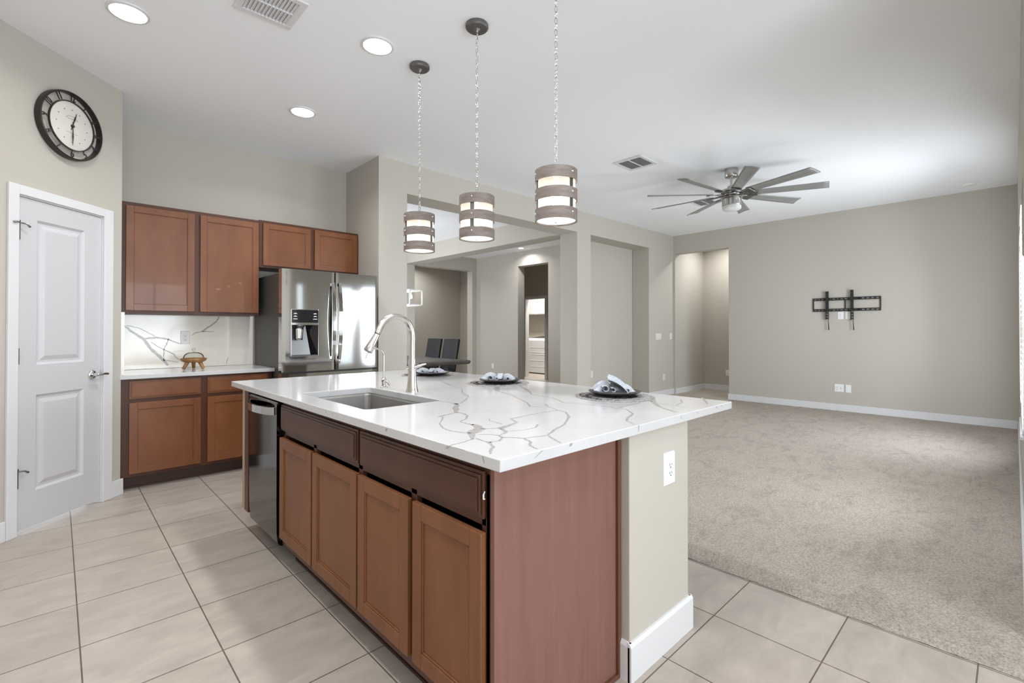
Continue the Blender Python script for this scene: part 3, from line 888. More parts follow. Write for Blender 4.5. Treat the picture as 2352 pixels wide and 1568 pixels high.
def xshaker(mb, y0, y1, z0, z1, xf, th=0.0195, rail=0.052, dep=0.008):
    mb.box(xf + dep, xf + th, y0, y1, z0, z1)
    r = rail
    mb.box(xf, xf + dep + 0.0005, y0, y0 + r, z0, z1).box(xf, xf + dep + 0.0005, y1 - r, y1, z0, z1)
    mb.box(xf, xf + dep + 0.0005, y0 + r, y1 - r, z0, z0 + r).box(xf, xf + dep + 0.0005, y0 + r, y1 - r, z1 - r, z1)
    bd = 0.007; q = xf + 0.004
    mb.box(q, xf + dep + 0.0005, y0 + r, y0 + r + bd, z0 + r, z1 - r).box(q, xf + dep + 0.0005, y1 - r - bd, y1 - r, z0 + r, z1 - r)
    mb.box(q, xf + dep + 0.0005, y0 + r + bd, y1 - r - bd, z0 + r, z0 + r + bd).box(q, xf + dep + 0.0005, y0 + r + bd, y1 - r - bd, z1 - r - bd, z1 - r)
def xslab(mb, y0, y1, z0, z1, xf, th=0.0195):
    mb.box(xf + 0.009, xf + th, y0, y1, z0, z1)
    mb.box(xf + 0.004, xf + 0.010, y0 + 0.010, y1 - 0.010, z0 + 0.010, z1 - 0.010)
    mb.box(xf, xf + 0.005, y0 + 0.020, y1 - 0.020, z0 + 0.020, z1 - 0.020)
XF = 0.852
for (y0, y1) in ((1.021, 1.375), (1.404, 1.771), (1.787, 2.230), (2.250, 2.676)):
    m = MB(O); xshaker(m, y0, y1, 0.147, 0.675, XF); m.build('door', 'island_wood_sheen', isl, 0.0025)
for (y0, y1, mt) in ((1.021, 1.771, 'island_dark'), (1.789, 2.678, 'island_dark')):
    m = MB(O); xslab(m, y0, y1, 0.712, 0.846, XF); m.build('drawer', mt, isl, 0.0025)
# child latch loop on the near drawer
MB(O).tube([(XF + 0.012, 1.019, 0.790), (XF + 0.002, 1.012, 0.786), (XF + 0.002, 1.012, 0.774), (XF + 0.012, 1.019, 0.770)], 0.0022, 8).build('latch', 'plastic_white', isl, 0, 60)

# end filler beyond the dishwasher
ep = thing('filler_panel', (1.1, 3.27, 0), 'narrow brown filler panel closing the far end of the island beyond the dishwasher', 'cabinet panel')
O = ep.location
MB(O).box(0.842, 1.470, 3.205, 3.278, 0.135, 0.871).box(0.945, 1.470, 3.205, 3.278, 0.001, 0.135).build('panel', 'island_dark', ep, 0.001)
MB(O).box(0.844, 1.470, 3.279, 3.335, 0.135, 0.871).box(0.945, 1.470, 3.279, 3.335, 0.001, 0.135).build('backing', 'raw_edge', ep, 0.001)

# dishwasher
dw = thing('dishwasher', (1.15, 2.94, 0), 'black stainless dishwasher with a bowed bar handle at the far end of the island', 'dishwasher')
O = dw.location
MB(O).box(0.885, 1.45, 2.692, 3.195, 0.11, 0.862).box(0.95, 1.44, 2.70, 3.19, 0.001, 0.11).build('tub_body', 'black_matte', dw)
fp = MB(O)
prof = [(0.885, 0.095), (0.868, 0.092), (0.852, 0.11), (0.846, 0.16), (0.844, 0.30), (0.844, 0.845), (0.85, 0.855), (0.885, 0.855)]
fp.prism(prof, 'y', 2.695, 3.190)
dpo = fp.build('door', 'black_stainless', dw, 0, 30)
hb = MB(O)
hp = []
for i in range(15):
    t = i / 14
    y = 2.73 + t * 0.43
    x = 0.842 - 0.050 * (sin(pi * t) ** 0.55)
    hp.append((x, y))
for (x, y), (x2, y2) in zip(hp, hp[1:]):
    hb.add([(x, y, 0.785), (x2, y2, 0.785), (x2, y2, 0.825), (x, y, 0.825)], [(0, 1, 2, 3)])
    hb.add([(x + 0.012, y, 0.785), (x2 + 0.012, y2, 0.785), (x2 + 0.012, y2, 0.825), (x + 0.012, y, 0.825)], [(0, 1, 2, 3)])
    hb.add([(x, y, 0.825), (x2, y2, 0.825), (x2 + 0.012, y2, 0.825), (x + 0.012, y, 0.825)], [(0, 1, 2, 3)])
    hb.add([(x, y, 0.785), (x2, y2, 0.785), (x2 + 0.012, y2, 0.785), (x + 0.012, y, 0.785)], [(0, 1, 2, 3)])
hb.build('bar_handle', 'steel', dpo)

# counter with a sink cut-out
ic_ = thing('island_countertop', (1.55, 2.2, 0.872), 'large white quartz island countertop with branching grey veins', 'countertop')
O = ic_.location
CX0, CX1, CY0, CY1, CZ0, CZ1 = 0.828, 2.292, 0.915, 3.535, 0.872, 0.905
SX0, SX1, SY0, SY1 = 0.938, 1.330, 1.880, 2.612
def slab_with_hole(mb):
    r = 0.03; n = 5
    def corner(cx, cy, a0):
        return [(cx + r * cos(a0 + (pi / 2) * k / n), cy + r * sin(a0 + (pi / 2) * k / n)) for k in range(n + 1)]
    inner = corner(SX1 - r, SY1 - r, 0) + corner(SX0 + r, SY1 - r, pi / 2) + corner(SX0 + r, SY0 + r, pi) + corner(SX1 - r, SY0 + r, 1.5 * pi)
    outer = [(CX1, CY1), (CX0, CY1), (CX0, CY0), (CX1, CY0)]
    m_ = n + 1
    for z in (CZ0, CZ1):
        for q in range(4):
            seg = inner[q * m_:(q + 1) * m_]
            for k in range(m_ - 1):
                mb.add([(*outer[q], z), (*seg[k], z), (*seg[k + 1], z)], [(0, 1, 2)])
            nx = inner[((q + 1) % 4) * m_]
            mb.add([(*outer[q], z), (*seg[-1], z), (*nx, z), (*outer[(q + 1) % 4], z)], [(0, 1, 2, 3)])
    for L_ in (inner, outer):
        for k in range(len(L_)):
            a, c = L_[k], L_[(k + 1) % len(L_)]
            mb.add([(*a, CZ0), (*c, CZ0), (*c, CZ1), (*a, CZ1)], [(0, 1, 2, 3)])
    return inner
sm = MB(O)
INNER = slab_with_hole(sm)
VEINS = [
([(1.304, 1.888), (1.319, 1.825), (1.317, 1.768), (1.309, 1.73)], [4, 7, 9, 10]) ,
([(1.324, 1.761), (1.284, 1.704), (1.244, 1.662), (1.208, 1.607), (1.173, 1.565)], [26, 20, 26, 20, 16]) ,
([(1.174, 1.564), (1.135, 1.556), (1.106, 1.549), (1.082, 1.538), (1.061, 1.529)], [12, 9, 10, 16, 4]) ,
([(1.175, 1.563), (1.184, 1.528), (1.166, 1.48), (1.116, 1.425), (1.069, 1.401), (1.065, 1.361), (1.065, 1.318)], [9, 8, 9, 7, 7, 8, 14]) ,
([(1.074, 1.331), (1.064, 1.293), (1.039, 1.251), (1.005, 1.236), (0.97, 1.211), (0.927, 1.15)], [12, 30, 34, 40, 30, 8]) ,
([(1.078, 1.521), (1.052, 1.486), (0.997, 1.426), (0.956, 1.346), (0.949, 1.289), (0.96, 1.25), (0.976, 1.219)], [7, 6, 5, 7, 8, 6, 9]) ,
([(0.93, 1.152), (0.893, 1.141), (0.867, 1.136), (0.834, 1.132), (0.823, 1.131)], [5, 6, 5, 6, 3]) ,
([(0.941, 1.155), (0.933, 1.111), (0.935, 1.081), (0.909, 1.032), (0.873, 1.005), (0.848, 0.977)], [6, 6, 12, 9, 9, 4]) ,
([(0.935, 1.081), (0.97, 1.075), (1.008, 1.105), (1.018, 1.136), (1.005, 1.168), (0.98, 1.187)], [7, 6, 8, 7, 5, 5]) ,
([(1.043, 1.253), (1.066, 1.232), (1.098, 1.221)], [5, 5, 6]) ,
([(1.087, 1.205), (1.11, 1.216), (1.131, 1.222), (1.178, 1.235), (1.213, 1.249), (1.238, 1.309), (1.332, 1.321), (1.423, 1.323), (1.512, 1.318)], [12, 22, 20, 9, 10, 8, 6, 5, 6]) ,
([(1.184, 1.368), (1.158, 1.339), (1.159, 1.308), (1.146, 1.256)], [5, 5, 5, 7]) ,
([(1.095, 1.204), (1.066, 1.148), (1.044, 1.14), (1.022, 1.133)], [12, 12, 7, 6]) ,
([(1.081, 1.164), (1.126, 1.137), (1.166, 1.136), (1.197, 1.139), (1.237, 1.169)], [3, 4, 4, 7, 9]) ,
([(1.008, 1.105), (1.03, 1.083), (1.045, 1.048), (1.091, 1.039), (1.134, 1.026), (1.222, 1.071), (1.301, 1.101), (1.431, 1.186), (1.506, 1.267), (1.52, 1.325), (1.561, 1.413), (1.597, 1.461)], [6, 5, 7, 5, 7, 9, 8, 11, 7, 6, 5, 10]) ,
([(1.046, 1.047), (1.031, 1.005), (0.994, 0.968), (0.98, 0.927)], [9, 9, 10, 4]) ,
([(1.128, 1.018), (1.1, 0.964), (1.083, 0.93)], [8, 7, 6]) ,
([(1.925, 2.755), (1.818, 2.58), (1.724, 2.342), (1.683, 2.19), (1.574, 2.038), (1.518, 1.918), (1.428, 1.821), (1.33, 1.744)], [2, 3, 3, 4, 7, 6, 8, 6]) ,
([(1.536, 1.997), (1.496, 1.868), (1.56, 1.857)], [5, 3, 2]) ,
([(1.911, 2.135), (1.816, 2.036), (1.74, 1.929), (1.684, 1.76), (1.568, 1.546), (1.5, 1.461), (1.549, 1.398)], [26, 34, 10, 7, 8, 8, 3]) ,
([(2.022, 2.059), (1.881, 1.844), (1.789, 1.733), (1.779, 1.634), (1.772, 1.572), (1.7, 1.438), (1.734, 1.303), (1.747, 1.237), (1.739, 1.181), (1.745, 1.135), (1.672, 1.055), (1.568, 1.014), (1.524, 0.991), (1.487, 0.931)], [14, 14, 9, 6, 8, 6, 4, 5, 5, 6, 10, 10, 8, 5]) ,
([(1.75, 1.181), (1.845, 1.186), (1.955, 1.196), (2.032, 1.259)], [5, 5, 5, 6]) ,
([(2.119, 1.228), (2.015, 1.163), (1.943, 1.104), (1.891, 1.047), (1.838, 0.974), (1.84, 0.949)], [20, 26, 16, 12, 14, 6]) ,
([(1.999, 1.136), (1.984, 1.065), (1.967, 0.965)], [6, 3, 3]) ,
([(1.995, 1.038), (2.096, 1.062), (2.172, 1.106)], [6, 8, 14]) ,
([(2.329, 1.076), (2.132, 0.958)], [7, 9]) ,
([(1.764, 1.956), (1.737, 1.859), (1.679, 1.694)], [3, 3, 2]) ,
([(2.042, 1.25), (2.022, 1.192), (2.024, 1.172)], [8, 8, 10]) ,
]
FAINT = [
([(1.11, 3.095), (1.097, 2.963), (1.07, 2.759), (1.054, 2.624)], [5, 4, 4, 2]) ,
([(1.039, 3.125), (1.172, 3.233), (1.339, 3.334), (1.416, 3.355)], [4, 3, 3, 2]) ,
([(1.599, 2.997), (1.798, 3.193), (1.981, 3.353)], [5, 4, 3]) ,
([(1.576, 2.848), (1.549, 2.715), (1.486, 2.663), (1.422, 2.725)], [4, 4, 3, 3]) ,
([(0.908, 3.075), (0.974, 3.08), (1.075, 3.128)], [3, 3, 2]) ,
([(1.895, 2.715), (1.803, 2.551), (1.731, 2.359)], [4, 4, 3]) ,
]
vm = sm
random.seed(11)
for P_, W_ in VEINS: ribbon(vm, P_, W_, 'z', CZ1 + 0.0003, 1)
# marks that run down the near and left edges
for (xa, za, xb_, zb_, w) in ((1.487, 0.905, 1.486, 0.884, 7), (0.99, 0.903, 0.955, 0.886, 8), (1.115, 0.902, 1.11, 0.893, 14), (1.80, 0.898, 1.80, 0.888, 5), (2.12, 0.900, 2.13, 0.893, 16), (2.17, 0.901, 2.18, 0.895, 12), (1.94, 0.899, 1.94, 0.891, 6)):
    vm.add([(xa - w / 2000, CY0 - 0.0004, za), (xa + w / 2000, CY0 - 0.0004, za), (xb_ + w / 3000, CY0 - 0.0004, zb_), (xb_ - w / 3000, CY0 - 0.0004, zb_)], [(0, 1, 2, 3)], 1)
for (ya, za, yb2, zb_, w) in ((0.985, 0.903, 0.978, 0.884, 5), (1.085, 0.904, 1.09, 0.903, 60), (1.50, 0.899, 1.505, 0.889, 14), (2.02, 0.900, 2.02, 0.886, 5), (1.137, 0.902, 1.15, 0.893, 10)):
    vm.add([(CX0 - 0.0004, ya - w / 2000, za), (CX0 - 0.0004, ya + w / 2000, za), (CX0 - 0.0004, yb2 + w / 3000, zb_), (CX0 - 0.0004, yb2 - w / 3000, zb_)], [(0, 1, 2, 3)], 1)
for P_, W_ in FAINT: ribbon(vm, P_, W_, 'z', CZ1 + 0.0003, 2)
slab_o = vm.build('slab', ['quartz', 'vein', 'faint_vein'], ic_)
bmx = bmesh.new(); bmx.from_mesh(slab_o.data); bmesh.ops.remove_doubles(bmx, verts=bmx.verts, dist=1e-5); bmesh.ops.recalc_face_normals(bmx, faces=bmx.faces); bmx.to_mesh(slab_o.data); bmx.free()
bv = slab_o.modifiers.new('bevel', 'BEVEL'); bv.width = 0.0025; bv.segments = 2; bv.limit_method = 'ANGLE'; bv.angle_limit = radians(40)

# undermount sink
sk = thing('kitchen_sink', (1.134, 2.246, 0.66), 'grey undermount sink bowl set into the island countertop', 'sink')
O = sk.location
ring = [Vector((x, y)) for x, y in INNER]
ctr = Vector(((SX0 + SX1) / 2, (SY0 + SY1) / 2))
def ring_at(grow, z):
    out = []
    for p in ring:
        d = p - ctr
        out.append((p.x + (grow if d.x > 0 else -grow), p.y + (grow if d.y > 0 else -grow), z))
    return out
b_ = MB(O)
levels = [ring_at(0.012, 0.8715), ring_at(0.003, 0.8712), ring_at(0.0, 0.86), ring_at(-0.004, 0.69), ring_at(-0.02, 0.668), ring_at(-0.06, 0.662)]
for a, c in zip(levels, levels[1:]):
    for k in range(len(a)):
        l = (k + 1) % len(a)
        b_.add([a[k], a[l], c[l], c[k]], [(0, 1, 2, 3)])
b_.add(levels[-1], [tuple(range(len(ring)))])
b_.build('bowl', 'sink_steel', sk, 0, 40)
MB(O).lathe([(0, 0.6635), (0.042, 0.6635), (0.045, 0.666), (0.038, 0.668), (0.03, 0.664), (0, 0.6645)], (1.16, 2.25, 0), 28).build('drain', 'chrome', sk, 0, 40)

# pull-down faucet
fa = thing('kitchen_faucet', (1.397, 2.255, CZ1), 'tall brushed nickel pull-down faucet arching over the sink', 'faucet')
O = fa.location
def smooth_path(pts, n=5):
    P = [Vector(p) for p in pts]; out = []
    for i in range(len(P) - 1):
        p0 = P[max(0, i - 1)]; p1 = P[i]; p2 = P[i + 1]; p3 = P[min(len(P) - 1, i + 2)]
        for k in range(n):
            t = k / n
            out.append(0.5 * ((2 * p1) + (-p0 + p2) * t + (2 * p0 - 5 * p1 + 4 * p2 - p3) * t * t + (-p0 + 3 * p1 - 3 * p2 + p3) * t ** 3))
    out.append(P[-1]); return out
fb = MB(O)
fb.lathe([(0, 0), (0.034, 0), (0.034, 0.004), (0.031, 0.012), (0.026, 0.045), (0.0225, 0.085), (0.022, 0.115), (0.0205, 0.150), (0.0185, 0.178), (0.0, 0.178)], O, 28)
fbo = fb.build('faucet_body', 'nickel', fa, 0, 40)
sp = MB(O)
Yf = 2.255
sp.tube(smooth_path([(1.397, Yf, 1.075), (1.397, Yf, 1.14), (1.397, Yf, 1.212), (1.388, Yf, 1.250), (1.366, Yf, 1.284), (1.330, Yf, 1.305), (1.292, Yf, 1.311), (1.258, Yf, 1.303), (1.226, Yf, 1.281), (1.203, Yf, 1.249), (1.190, Yf, 1.222)]), 0.0165, 20)
spo = sp.build('spout', 'nickel', fa, 0, 60)
MB(O).tube([(1.1905, Yf, 1.223), (1.1875, Yf, 1.217)], 0.0135, 20).build('spout_collar', 'black_matte', spo, 0, 40)
hd = MB(O)
hd.tube([(1.188, Yf, 1.218), (1.184, Yf, 1.209), (1.160, Yf, 1.168), (1.142, Yf, 1.137), (1.139, Yf, 1.132)], [0.0145, 0.016, 0.020, 0.0245, 0.0225], 22)
hdo = hd.build('spray_head', 'nickel', fa, 0, 40)
MB(O).tube([(1.1395, Yf, 1.133), (1.138, Yf, 1.1305)], 0.020, 20).build('nozzle_face', 'pewter', hdo, 0, 40)
hn = MB(O)
# lever: thin wedge rising from the front of the body to the right
rt = Vector((0.725, -0.689, 0))
hpts = [(O.x, O.y, 1.032) , (O.x + 0.018, O.y - 0.016, 1.040), (O.x + 0.042, O.y - 0.038, 1.052), (O.x + 0.056, O.y - 0.052, 1.056)]
hn.tube([(O.x - 0.020, O.y + 0.018, 1.026)] + hpts, [0.013, 0.019, 0.017, 0.011, 0.006], 14, flat=0.55)
hn.build('lever_handle', 'nickel', fa, 0, 60)

# small filtered-water tap
ft = thing('filter_faucet', (1.383, 2.54, CZ1), 'slim brushed nickel filtered water tap left of the tall faucet', 'faucet')
O = ft.location
MB(O).lathe([(0, 0), (0.021, 0), (0.020, 0.004), (0.013, 0.008), (0.012, 0.030), (0.016, 0.036), (0.016, 0.046), (0.010, 0.052), (0.007, 0.060), (0, 0.060)], O, 22).build('faucet_body', 'nickel', ft, 0, 40)
MB(O).tube(smooth_path([(1.383, 2.54, 0.955), (1.383, 2.54, 1.073), (1.379, 2.54, 1.101), (1.361, 2.54, 1.124), (1.335, 2.54, 1.133), (1.309, 2.54, 1.129), (1.286, 2.54, 1.110), (1.270, 2.54, 1.078)]), 0.0052, 12).build('spout', 'nickel', ft, 0, 60)
MB(O).tube([(1.383, 2.54, 0.945), (1.400, 2.522, 0.935), (1.408, 2.514, 0.916)], [0.006, 0.006, 0.0075], 10).build('lever_handle', 'nickel', ft, 0, 60)

# place settings ----------------------------------------------------
def placemat(x, y, label):
    t = thing('placemat', (x, y, CZ1), label, 'placemat', None)
    m = MB(); NA, NR = 120, 16
    rnd = random.Random(int(x * 1000 + y * 77))
    edge = [rnd.uniform(-0.006, 0.007) for _ in range(NA)]
    def fn(u, vv):
        i = int(round(u * NA)) % NA
        r = 0.002 + vv * (0.192 + edge[i])
        a = 2 * pi * u + 0.10 * sin(vv * 40 + (i % 2) * pi)
        h = 0.0035 + 0.0014 * (((i + int(vv * NR)) % 2) * 2 - 1) + rnd.uniform(-0.0008, 0.0008)
        if vv > 0.98: h = 0.001
        return (r * cos(a), r * sin(a), h)
    m.sheet(fn, NA, NR, 0, True)
    m.build('woven_disc', 'woven_grey', t)
    return t
def dinner_plate(x, y, label):
    t = thing('dinner_plate', (x, y, CZ1 + 0.0068), label, 'plate', None)
    MB().lathe([(0, 0.0), (0.080, 0.0), (0.086, 0.002), (0.112, 0.012), (0.129, 0.019), (0.130, 0.0215), (0.127, 0.0215), (0.110, 0.0155), (0.085, 0.007), (0, 0.006)], (0, 0, 0), 56).build('dish', 'slate_plate', t, 0, 50)
    return t
AX = atan2(-0.689, 0.725)      # napkins lie along the line of sight's right-hand direction
def napkin(x, y, label, seed, hl, hr, strap):
    t = thing('cloth_napkin', (x, y, CZ1 + 0.0150), label, 'napkin', None, AX)
    r = random.Random(seed)
    ph = r.uniform(0, 6)
    m = MB()
    def lobe(sign, h, L_, wid, fold):
        def fn(u, vv):
            d = 0.008 + u * L_
            wv = wid * (0.20 + 0.80 * u ** 0.75)
            s_ = (vv - 0.5) * 2
            yy = s_ * wv + 0.010 * sin(3 * u + ph)
            arch = (1 - s_ * s_) ** 0.6
            z = 0.006 + h * (0.45 + 0.55 * sin(pi * min(1, u * 1.05))) * arch * (0.75 + 0.25 * cos(fold * pi * s_ + ph * 0.3)) + 0.008 * abs(sin(fold * pi * s_ * 0.9)) * u
            xx = sign * (d * (1 - 0.06 * s_ * s_) + 0.006 * sin(5 * s_))
            if u > 0.85: z *= 1 - (u - 0.85) * 2.6
            return (xx, yy, max(0.004 + max(0.0, min(1.0, (hypot(xx, yy) - 0.074) / 0.045)) * 0.018, z))
        return fn
    m.sheet(lobe(-1, hl, 0.104, 0.054, 3.0), 14, 26)
    m.sheet(lobe(1, hr, 0.088, 0.048, 2.4), 14, 26)
    m.build('folded_cloth', 'linen', t, 0, 60, solid=0.0035, sub=1)
    # inner folds seen inside the openings, rolled toward the viewer
    k = MB()
    def scroll(cx, cy, rad, ln, rot, turns):
        def fn(u, vv):
            a = rot + u * turns
            rr = rad * (0.45 + 0.55 * u)
            p = Vector((rr * cos(a), 0, rr * sin(a)))
            return (cx + p.x, cy - ln / 2 + vv * ln, 0.008 + rad + p.z * 0.9)
        k.sheet(fn, 22, 4)
    scroll(-0.055, -0.045, hl * 0.36, 0.05, 3.6, 5.2)
    scroll(-0.018, -0.050, hl * 0.26, 0.04, 3.9, 4.6)
    scroll(0.050, -0.046, hr * 0.36, 0.05, 3.3, -5.0)
    k.build('inner_fold', 'linen', t, 0, 60, solid=0.003)
    c = MB()
    def band(u, vv):
        a = -0.25 * pi + u * 1.5 * pi
        return (0.018 * (vv - 0.5) * 2 + 0.006 * sin(a), -0.034 * cos(a + 0.25 * pi + pi / 2) * 1.0 - 0.01, 0.012 + max(hl, hr) * 0.36 * (1 + sin(a)))
    c.sheet(band, 20, 4)
    c.build('centre_band', 'linen_dark' if strap else 'linen', t, 0, 60, solid=0.004, sub=1)
    if strap:
        q = MB(); q2 = MB()
        def fold(off, lift, w):
            def fn(u, vv):
                xx = -0.042 + u * 0.105 + off * 0.3
                zz = 0.020 + lift + 0.072 * (1 - u) ** 0.8 + 0.010 * sin(pi * u)
                yy = -0.040 + off + (vv - 0.5) * w * (1 - 0.15 * u)
                return (xx, yy, zz - 0.018 * (vv < 0.01))
            return fn
        q.sheet(fold(-0.012, 0.0, 0.030), 12, 4)
        q.sheet(fold(0.030, 0.004, 0.036), 12, 4)
        q.build('raised_fold', 'linen', t, 0, 60, solid=0.004, sub=1)
        q2.sheet(fold(0.010, -0.010, 0.040), 12, 4)
        q2.build('shadowed_fold', 'linen_dark', t, 0, 60, solid=0.004, sub=1)  # shade between the raised folds, painted as darker linen
    return t
SET = [
 (2.035, 1.393, 2.042, 1.396, 'nearest'),
 (2.019, 2.252, 2.013, 2.225, 'middle'),
 (2.017, 3.031, 1.995, 2.95, 'farthest'),
]
HOW = {'nearest': ('grey woven round placemat nearest the front edge of the island', 'black plate on the nearest placemat, under the tall peaked napkin', 'pale blue napkin folded to a tall peak, on the nearest plate'),
       'middle': ('grey woven round placemat in the middle of the three on the island', 'black plate on the middle placemat, in line with the laundry doorway', 'pale bow-tie napkin on the middle plate'),
       'farthest': ('grey woven round placemat just behind the tall faucet', 'black plate on the placemat behind the tall faucet', 'flat rolled pale napkin partly hidden behind the faucet handle')}
for i, (mx_, my_, px_, py_, w) in enumerate(SET):
    a, b2, c2 = HOW[w]
    placemat(mx_, my_, a); dinner_plate(px_, py_, b2)
    napkin(px_ - 0.004, py_, c2, 3 + i, (0.058, 0.048, 0.036)[i], (0.042, 0.040, 0.034)[i], i == 0)

# ================================================================== WALL CLOCK (on the 45 degree wall)
ck = thing('wall_clock', (0, 0, 0), 'large round black framed wall clock above the pantry door', 'clock')
ck.location = (Vector(DIAG_LOC) + Vector((cos(radians(45)), sin(radians(45)), 0)) * dl(3.108) + Vector((0, 0, 2.600)))
ck.rotation_euler = (0, 0, radians(45))
R90 = Matrix.Rotation(radians(90), 4, 'X')     # lathe axis z -> -y (toward the room)
rim = MB().lathe([(0.217, 0.001), (0.222, 0.006), (0.222, 0.036), (0.220, 0.044), (0.216, 0.047), (0.212, 0.045), (0.210, 0.038), (0.210, 0.010), (0.212, 0.001), (0.217, 0.001)], (0, 0, 0), 72, 0, R90)
rim.build('clock_rim', 'clock_black', ck, 0, 40)
MB().lathe([(0, 0.006), (0.2105, 0.006), (0.2105, 0.003), (0, 0.003)], (0, 0, 0), 64, 0, R90).build('back_board', 'wall_paint', ck, 0, 40)
MB().lathe([(0, 0.033), (0.150, 0.033), (0.156, 0.031), (0.156, 0.006), (0, 0.006)], (0, 0, 0), 64, 0, R90).build('dial', 'clock_dial', ck, 0, 40)
MB().lathe([(0.155, 0.030), (0.155, 0.040), (0.1615, 0.040), (0.1615, 0.030), (0.155, 0.030)], (0, 0, 0), 64, 0, R90).build('chapter_ring', 'clock_black', ck, 0, 40)
def text_mesh(s, size, ext):
    cu = bpy.data.curves.new('numeral', 'FONT'); cu.body = s; cu.size = size; cu.align_x = 'CENTER'; cu.align_y = 'CENTER'; cu.extrude = ext; cu.offset = 0.0006
    to = bpy.data.objects.new('tmp', cu); COL.objects.link(to)
    dg = bpy.context.evaluated_depsgraph_get()
    me = bpy.data.meshes.new_from_object(to.evaluated_get(dg))
    bpy.data.objects.remove(to)
    return me
for hnum in range(1, 13):
    a = radians(90 - 30 * hnum)
    me = text_mesh(str(hnum), 0.062, 0.0025)
    me.materials.clear(); me.materials.append(MAT['clock_black'])
    flip = hnum in (4, 5, 6, 7, 8)
    rot = a - pi / 2 + (pi if flip else 0)
    rr = 0.186
    T = Matrix.Translation((rr * cos(a), -0.036, rr * sin(a))) @ Matrix.Rotation(radians(90), 4, 'X') @ Matrix.Rotation(rot, 4, 'Z') @ Matrix.Diagonal((0.62 if hnum > 9 else 0.75, 1.12, 1, 1))
    me.transform(T)
    o = bpy.data.objects.new('numeral', me); COL.objects.link(o); o.parent = ck
def hand(ang, ln, w, y, name):
    a = radians(90 - ang)
    d = Vector((cos(a), 0, sin(a))); n_ = Vector((-sin(a), 0, cos(a)))
    m = MB()
    prof = [(-0.028, w * 0.5), (-0.012, w * 0.35), (0.0, w * 0.9), (0.012, w * 0.4), (ln * 0.35, w * 0.55), (ln * 0.55, w), (ln * 0.8, w * 0.4), (ln, 0.0008)]
    for yy in (y, y - 0.0015):
        vs = [d * t + n_ * q + Vector((0, yy, 0)) for t, q in prof] + [d * t - n_ * q + Vector((0, yy, 0)) for t, q in prof]
        k = len(prof)
        m.add(vs, [(i, i + 1, k + i + 1, k + i) for i in range(k - 1)])
    m.build(name, 'clock_black', ck)
hand(17, 0.098, 0.0052, -0.0365, 'hour_hand')
hand(180, 0.128, 0.0050, -0.0395, 'minute_hand')
MB().lathe([(0, 0.032), (0.010, 0.032), (0.009, 0.044), (0, 0.045)], (0, 0, 0), 20, 0, R90).build('centre_cap', 'clock_black', ck, 0, 40)
for k in range(12):
    a = 2 * pi * k / 12
    MB().box(0.108 * cos(a) - 0.003, 0.108 * cos(a) + 0.003, -0.0338, -0.0325, 0.108 * sin(a) - 0.003, 0.108 * sin(a) + 0.003).build('hour_dot', 'pewter', ck)
og = MB()
og.tube([(0.052 * cos(radians(35 + 110 * k / 13)), -0.0333, 0.020 + 0.045 * sin(radians(35 + 110 * k / 13))) for k in range(14)], 0.0009, 6)
og.build('dial_ornament', 'pewter', ck)
for z_, w_ in ((0.0445, 0.035), (-0.0475, 0.040)):
    MB().box(-w_, w_, -0.0338, -0.0325, z_ - 0.0008, z_ + 0.0008).build('dial_line', 'pewter', ck)

# ================================================================== CEILING: lamps, vents, fan
def can(x, y, label, power, r=0.085, col=(0.98, 0.98, 1.0), group='recessed ceiling lights'):
    t = thing('recessed_light', (x, y, CEIL), label, 'ceiling light', group)
    MB().lathe([(r, -0.004), (r + 0.002, -0.010), (r + 0.016, -0.007), (r + 0.018, 0.0), (r, 0.0), (r, -0.004)], (0, 0, 0), 40).build('trim_ring', 'white_trim', t, 0, 40)
    MB().lathe([(0, -0.005), (r, -0.005), (r, -0.001), (0, -0.001)], (0, 0, 0), 40).build('lens', 'can_light', t, 0, 40)
    if power:
        area('downlight', (x, y, CEIL - 0.014), (0, 0, 0), r * 2, r * 2, power, col, 'DISK', 150)
    return t
can(0.284, 3.47, 'recessed ceiling light above the pantry wall, nearest the top left corner', 5)
can(1.467, 2.785, 'recessed ceiling light close to the left of the middle pendant', 7)
can(1.464, 4.057, 'recessed ceiling light in front of the kitchen wall, left of the far pendant', 10)
# further fixtures of the same kind that the frame cuts off (they only add their light)
for (x, y, p) in ((0.284, 2.1, 7), (0.284, 0.75, 8), (1.467, 1.35, 7), (1.467, 0.0, 7), (0.9, -1.6, 7), (-0.9, 1.4, 5)):
    area('downlight', (x, y, CEIL - 0.014), (0, 0, 0), 0.17, 0.17, p, (0.98, 0.98, 1.0), 'DISK', 150)
can(7.40, 7.49, 'small recessed ceiling light beyond the dining room beam', 7, 0.06)
area('downlight', (9.30, 3.85, CEIL - 0.014), (0, 0, 0), 0.17, 0.17, 13, (1.0, 0.99, 0.98), 'DISK', 160)
area('downlight', (6.7, 10.35, CEIL - 0.014), (0, 0, 0), 0.17, 0.17, 12, (1.0, 0.99, 0.98), 'DISK', 150)
area('downlight', (4.2, 7.4, CEIL - 0.014), (0, 0, 0), 0.17, 0.17, 13, (1.0, 0.99, 0.98), 'DISK', 160)
area('downlight', (9.45, 8.75, CEIL - 0.014), (0, 0, 0), 0.3, 0.3, 60, (1.0, 0.98, 0.96), 'DISK', 160)

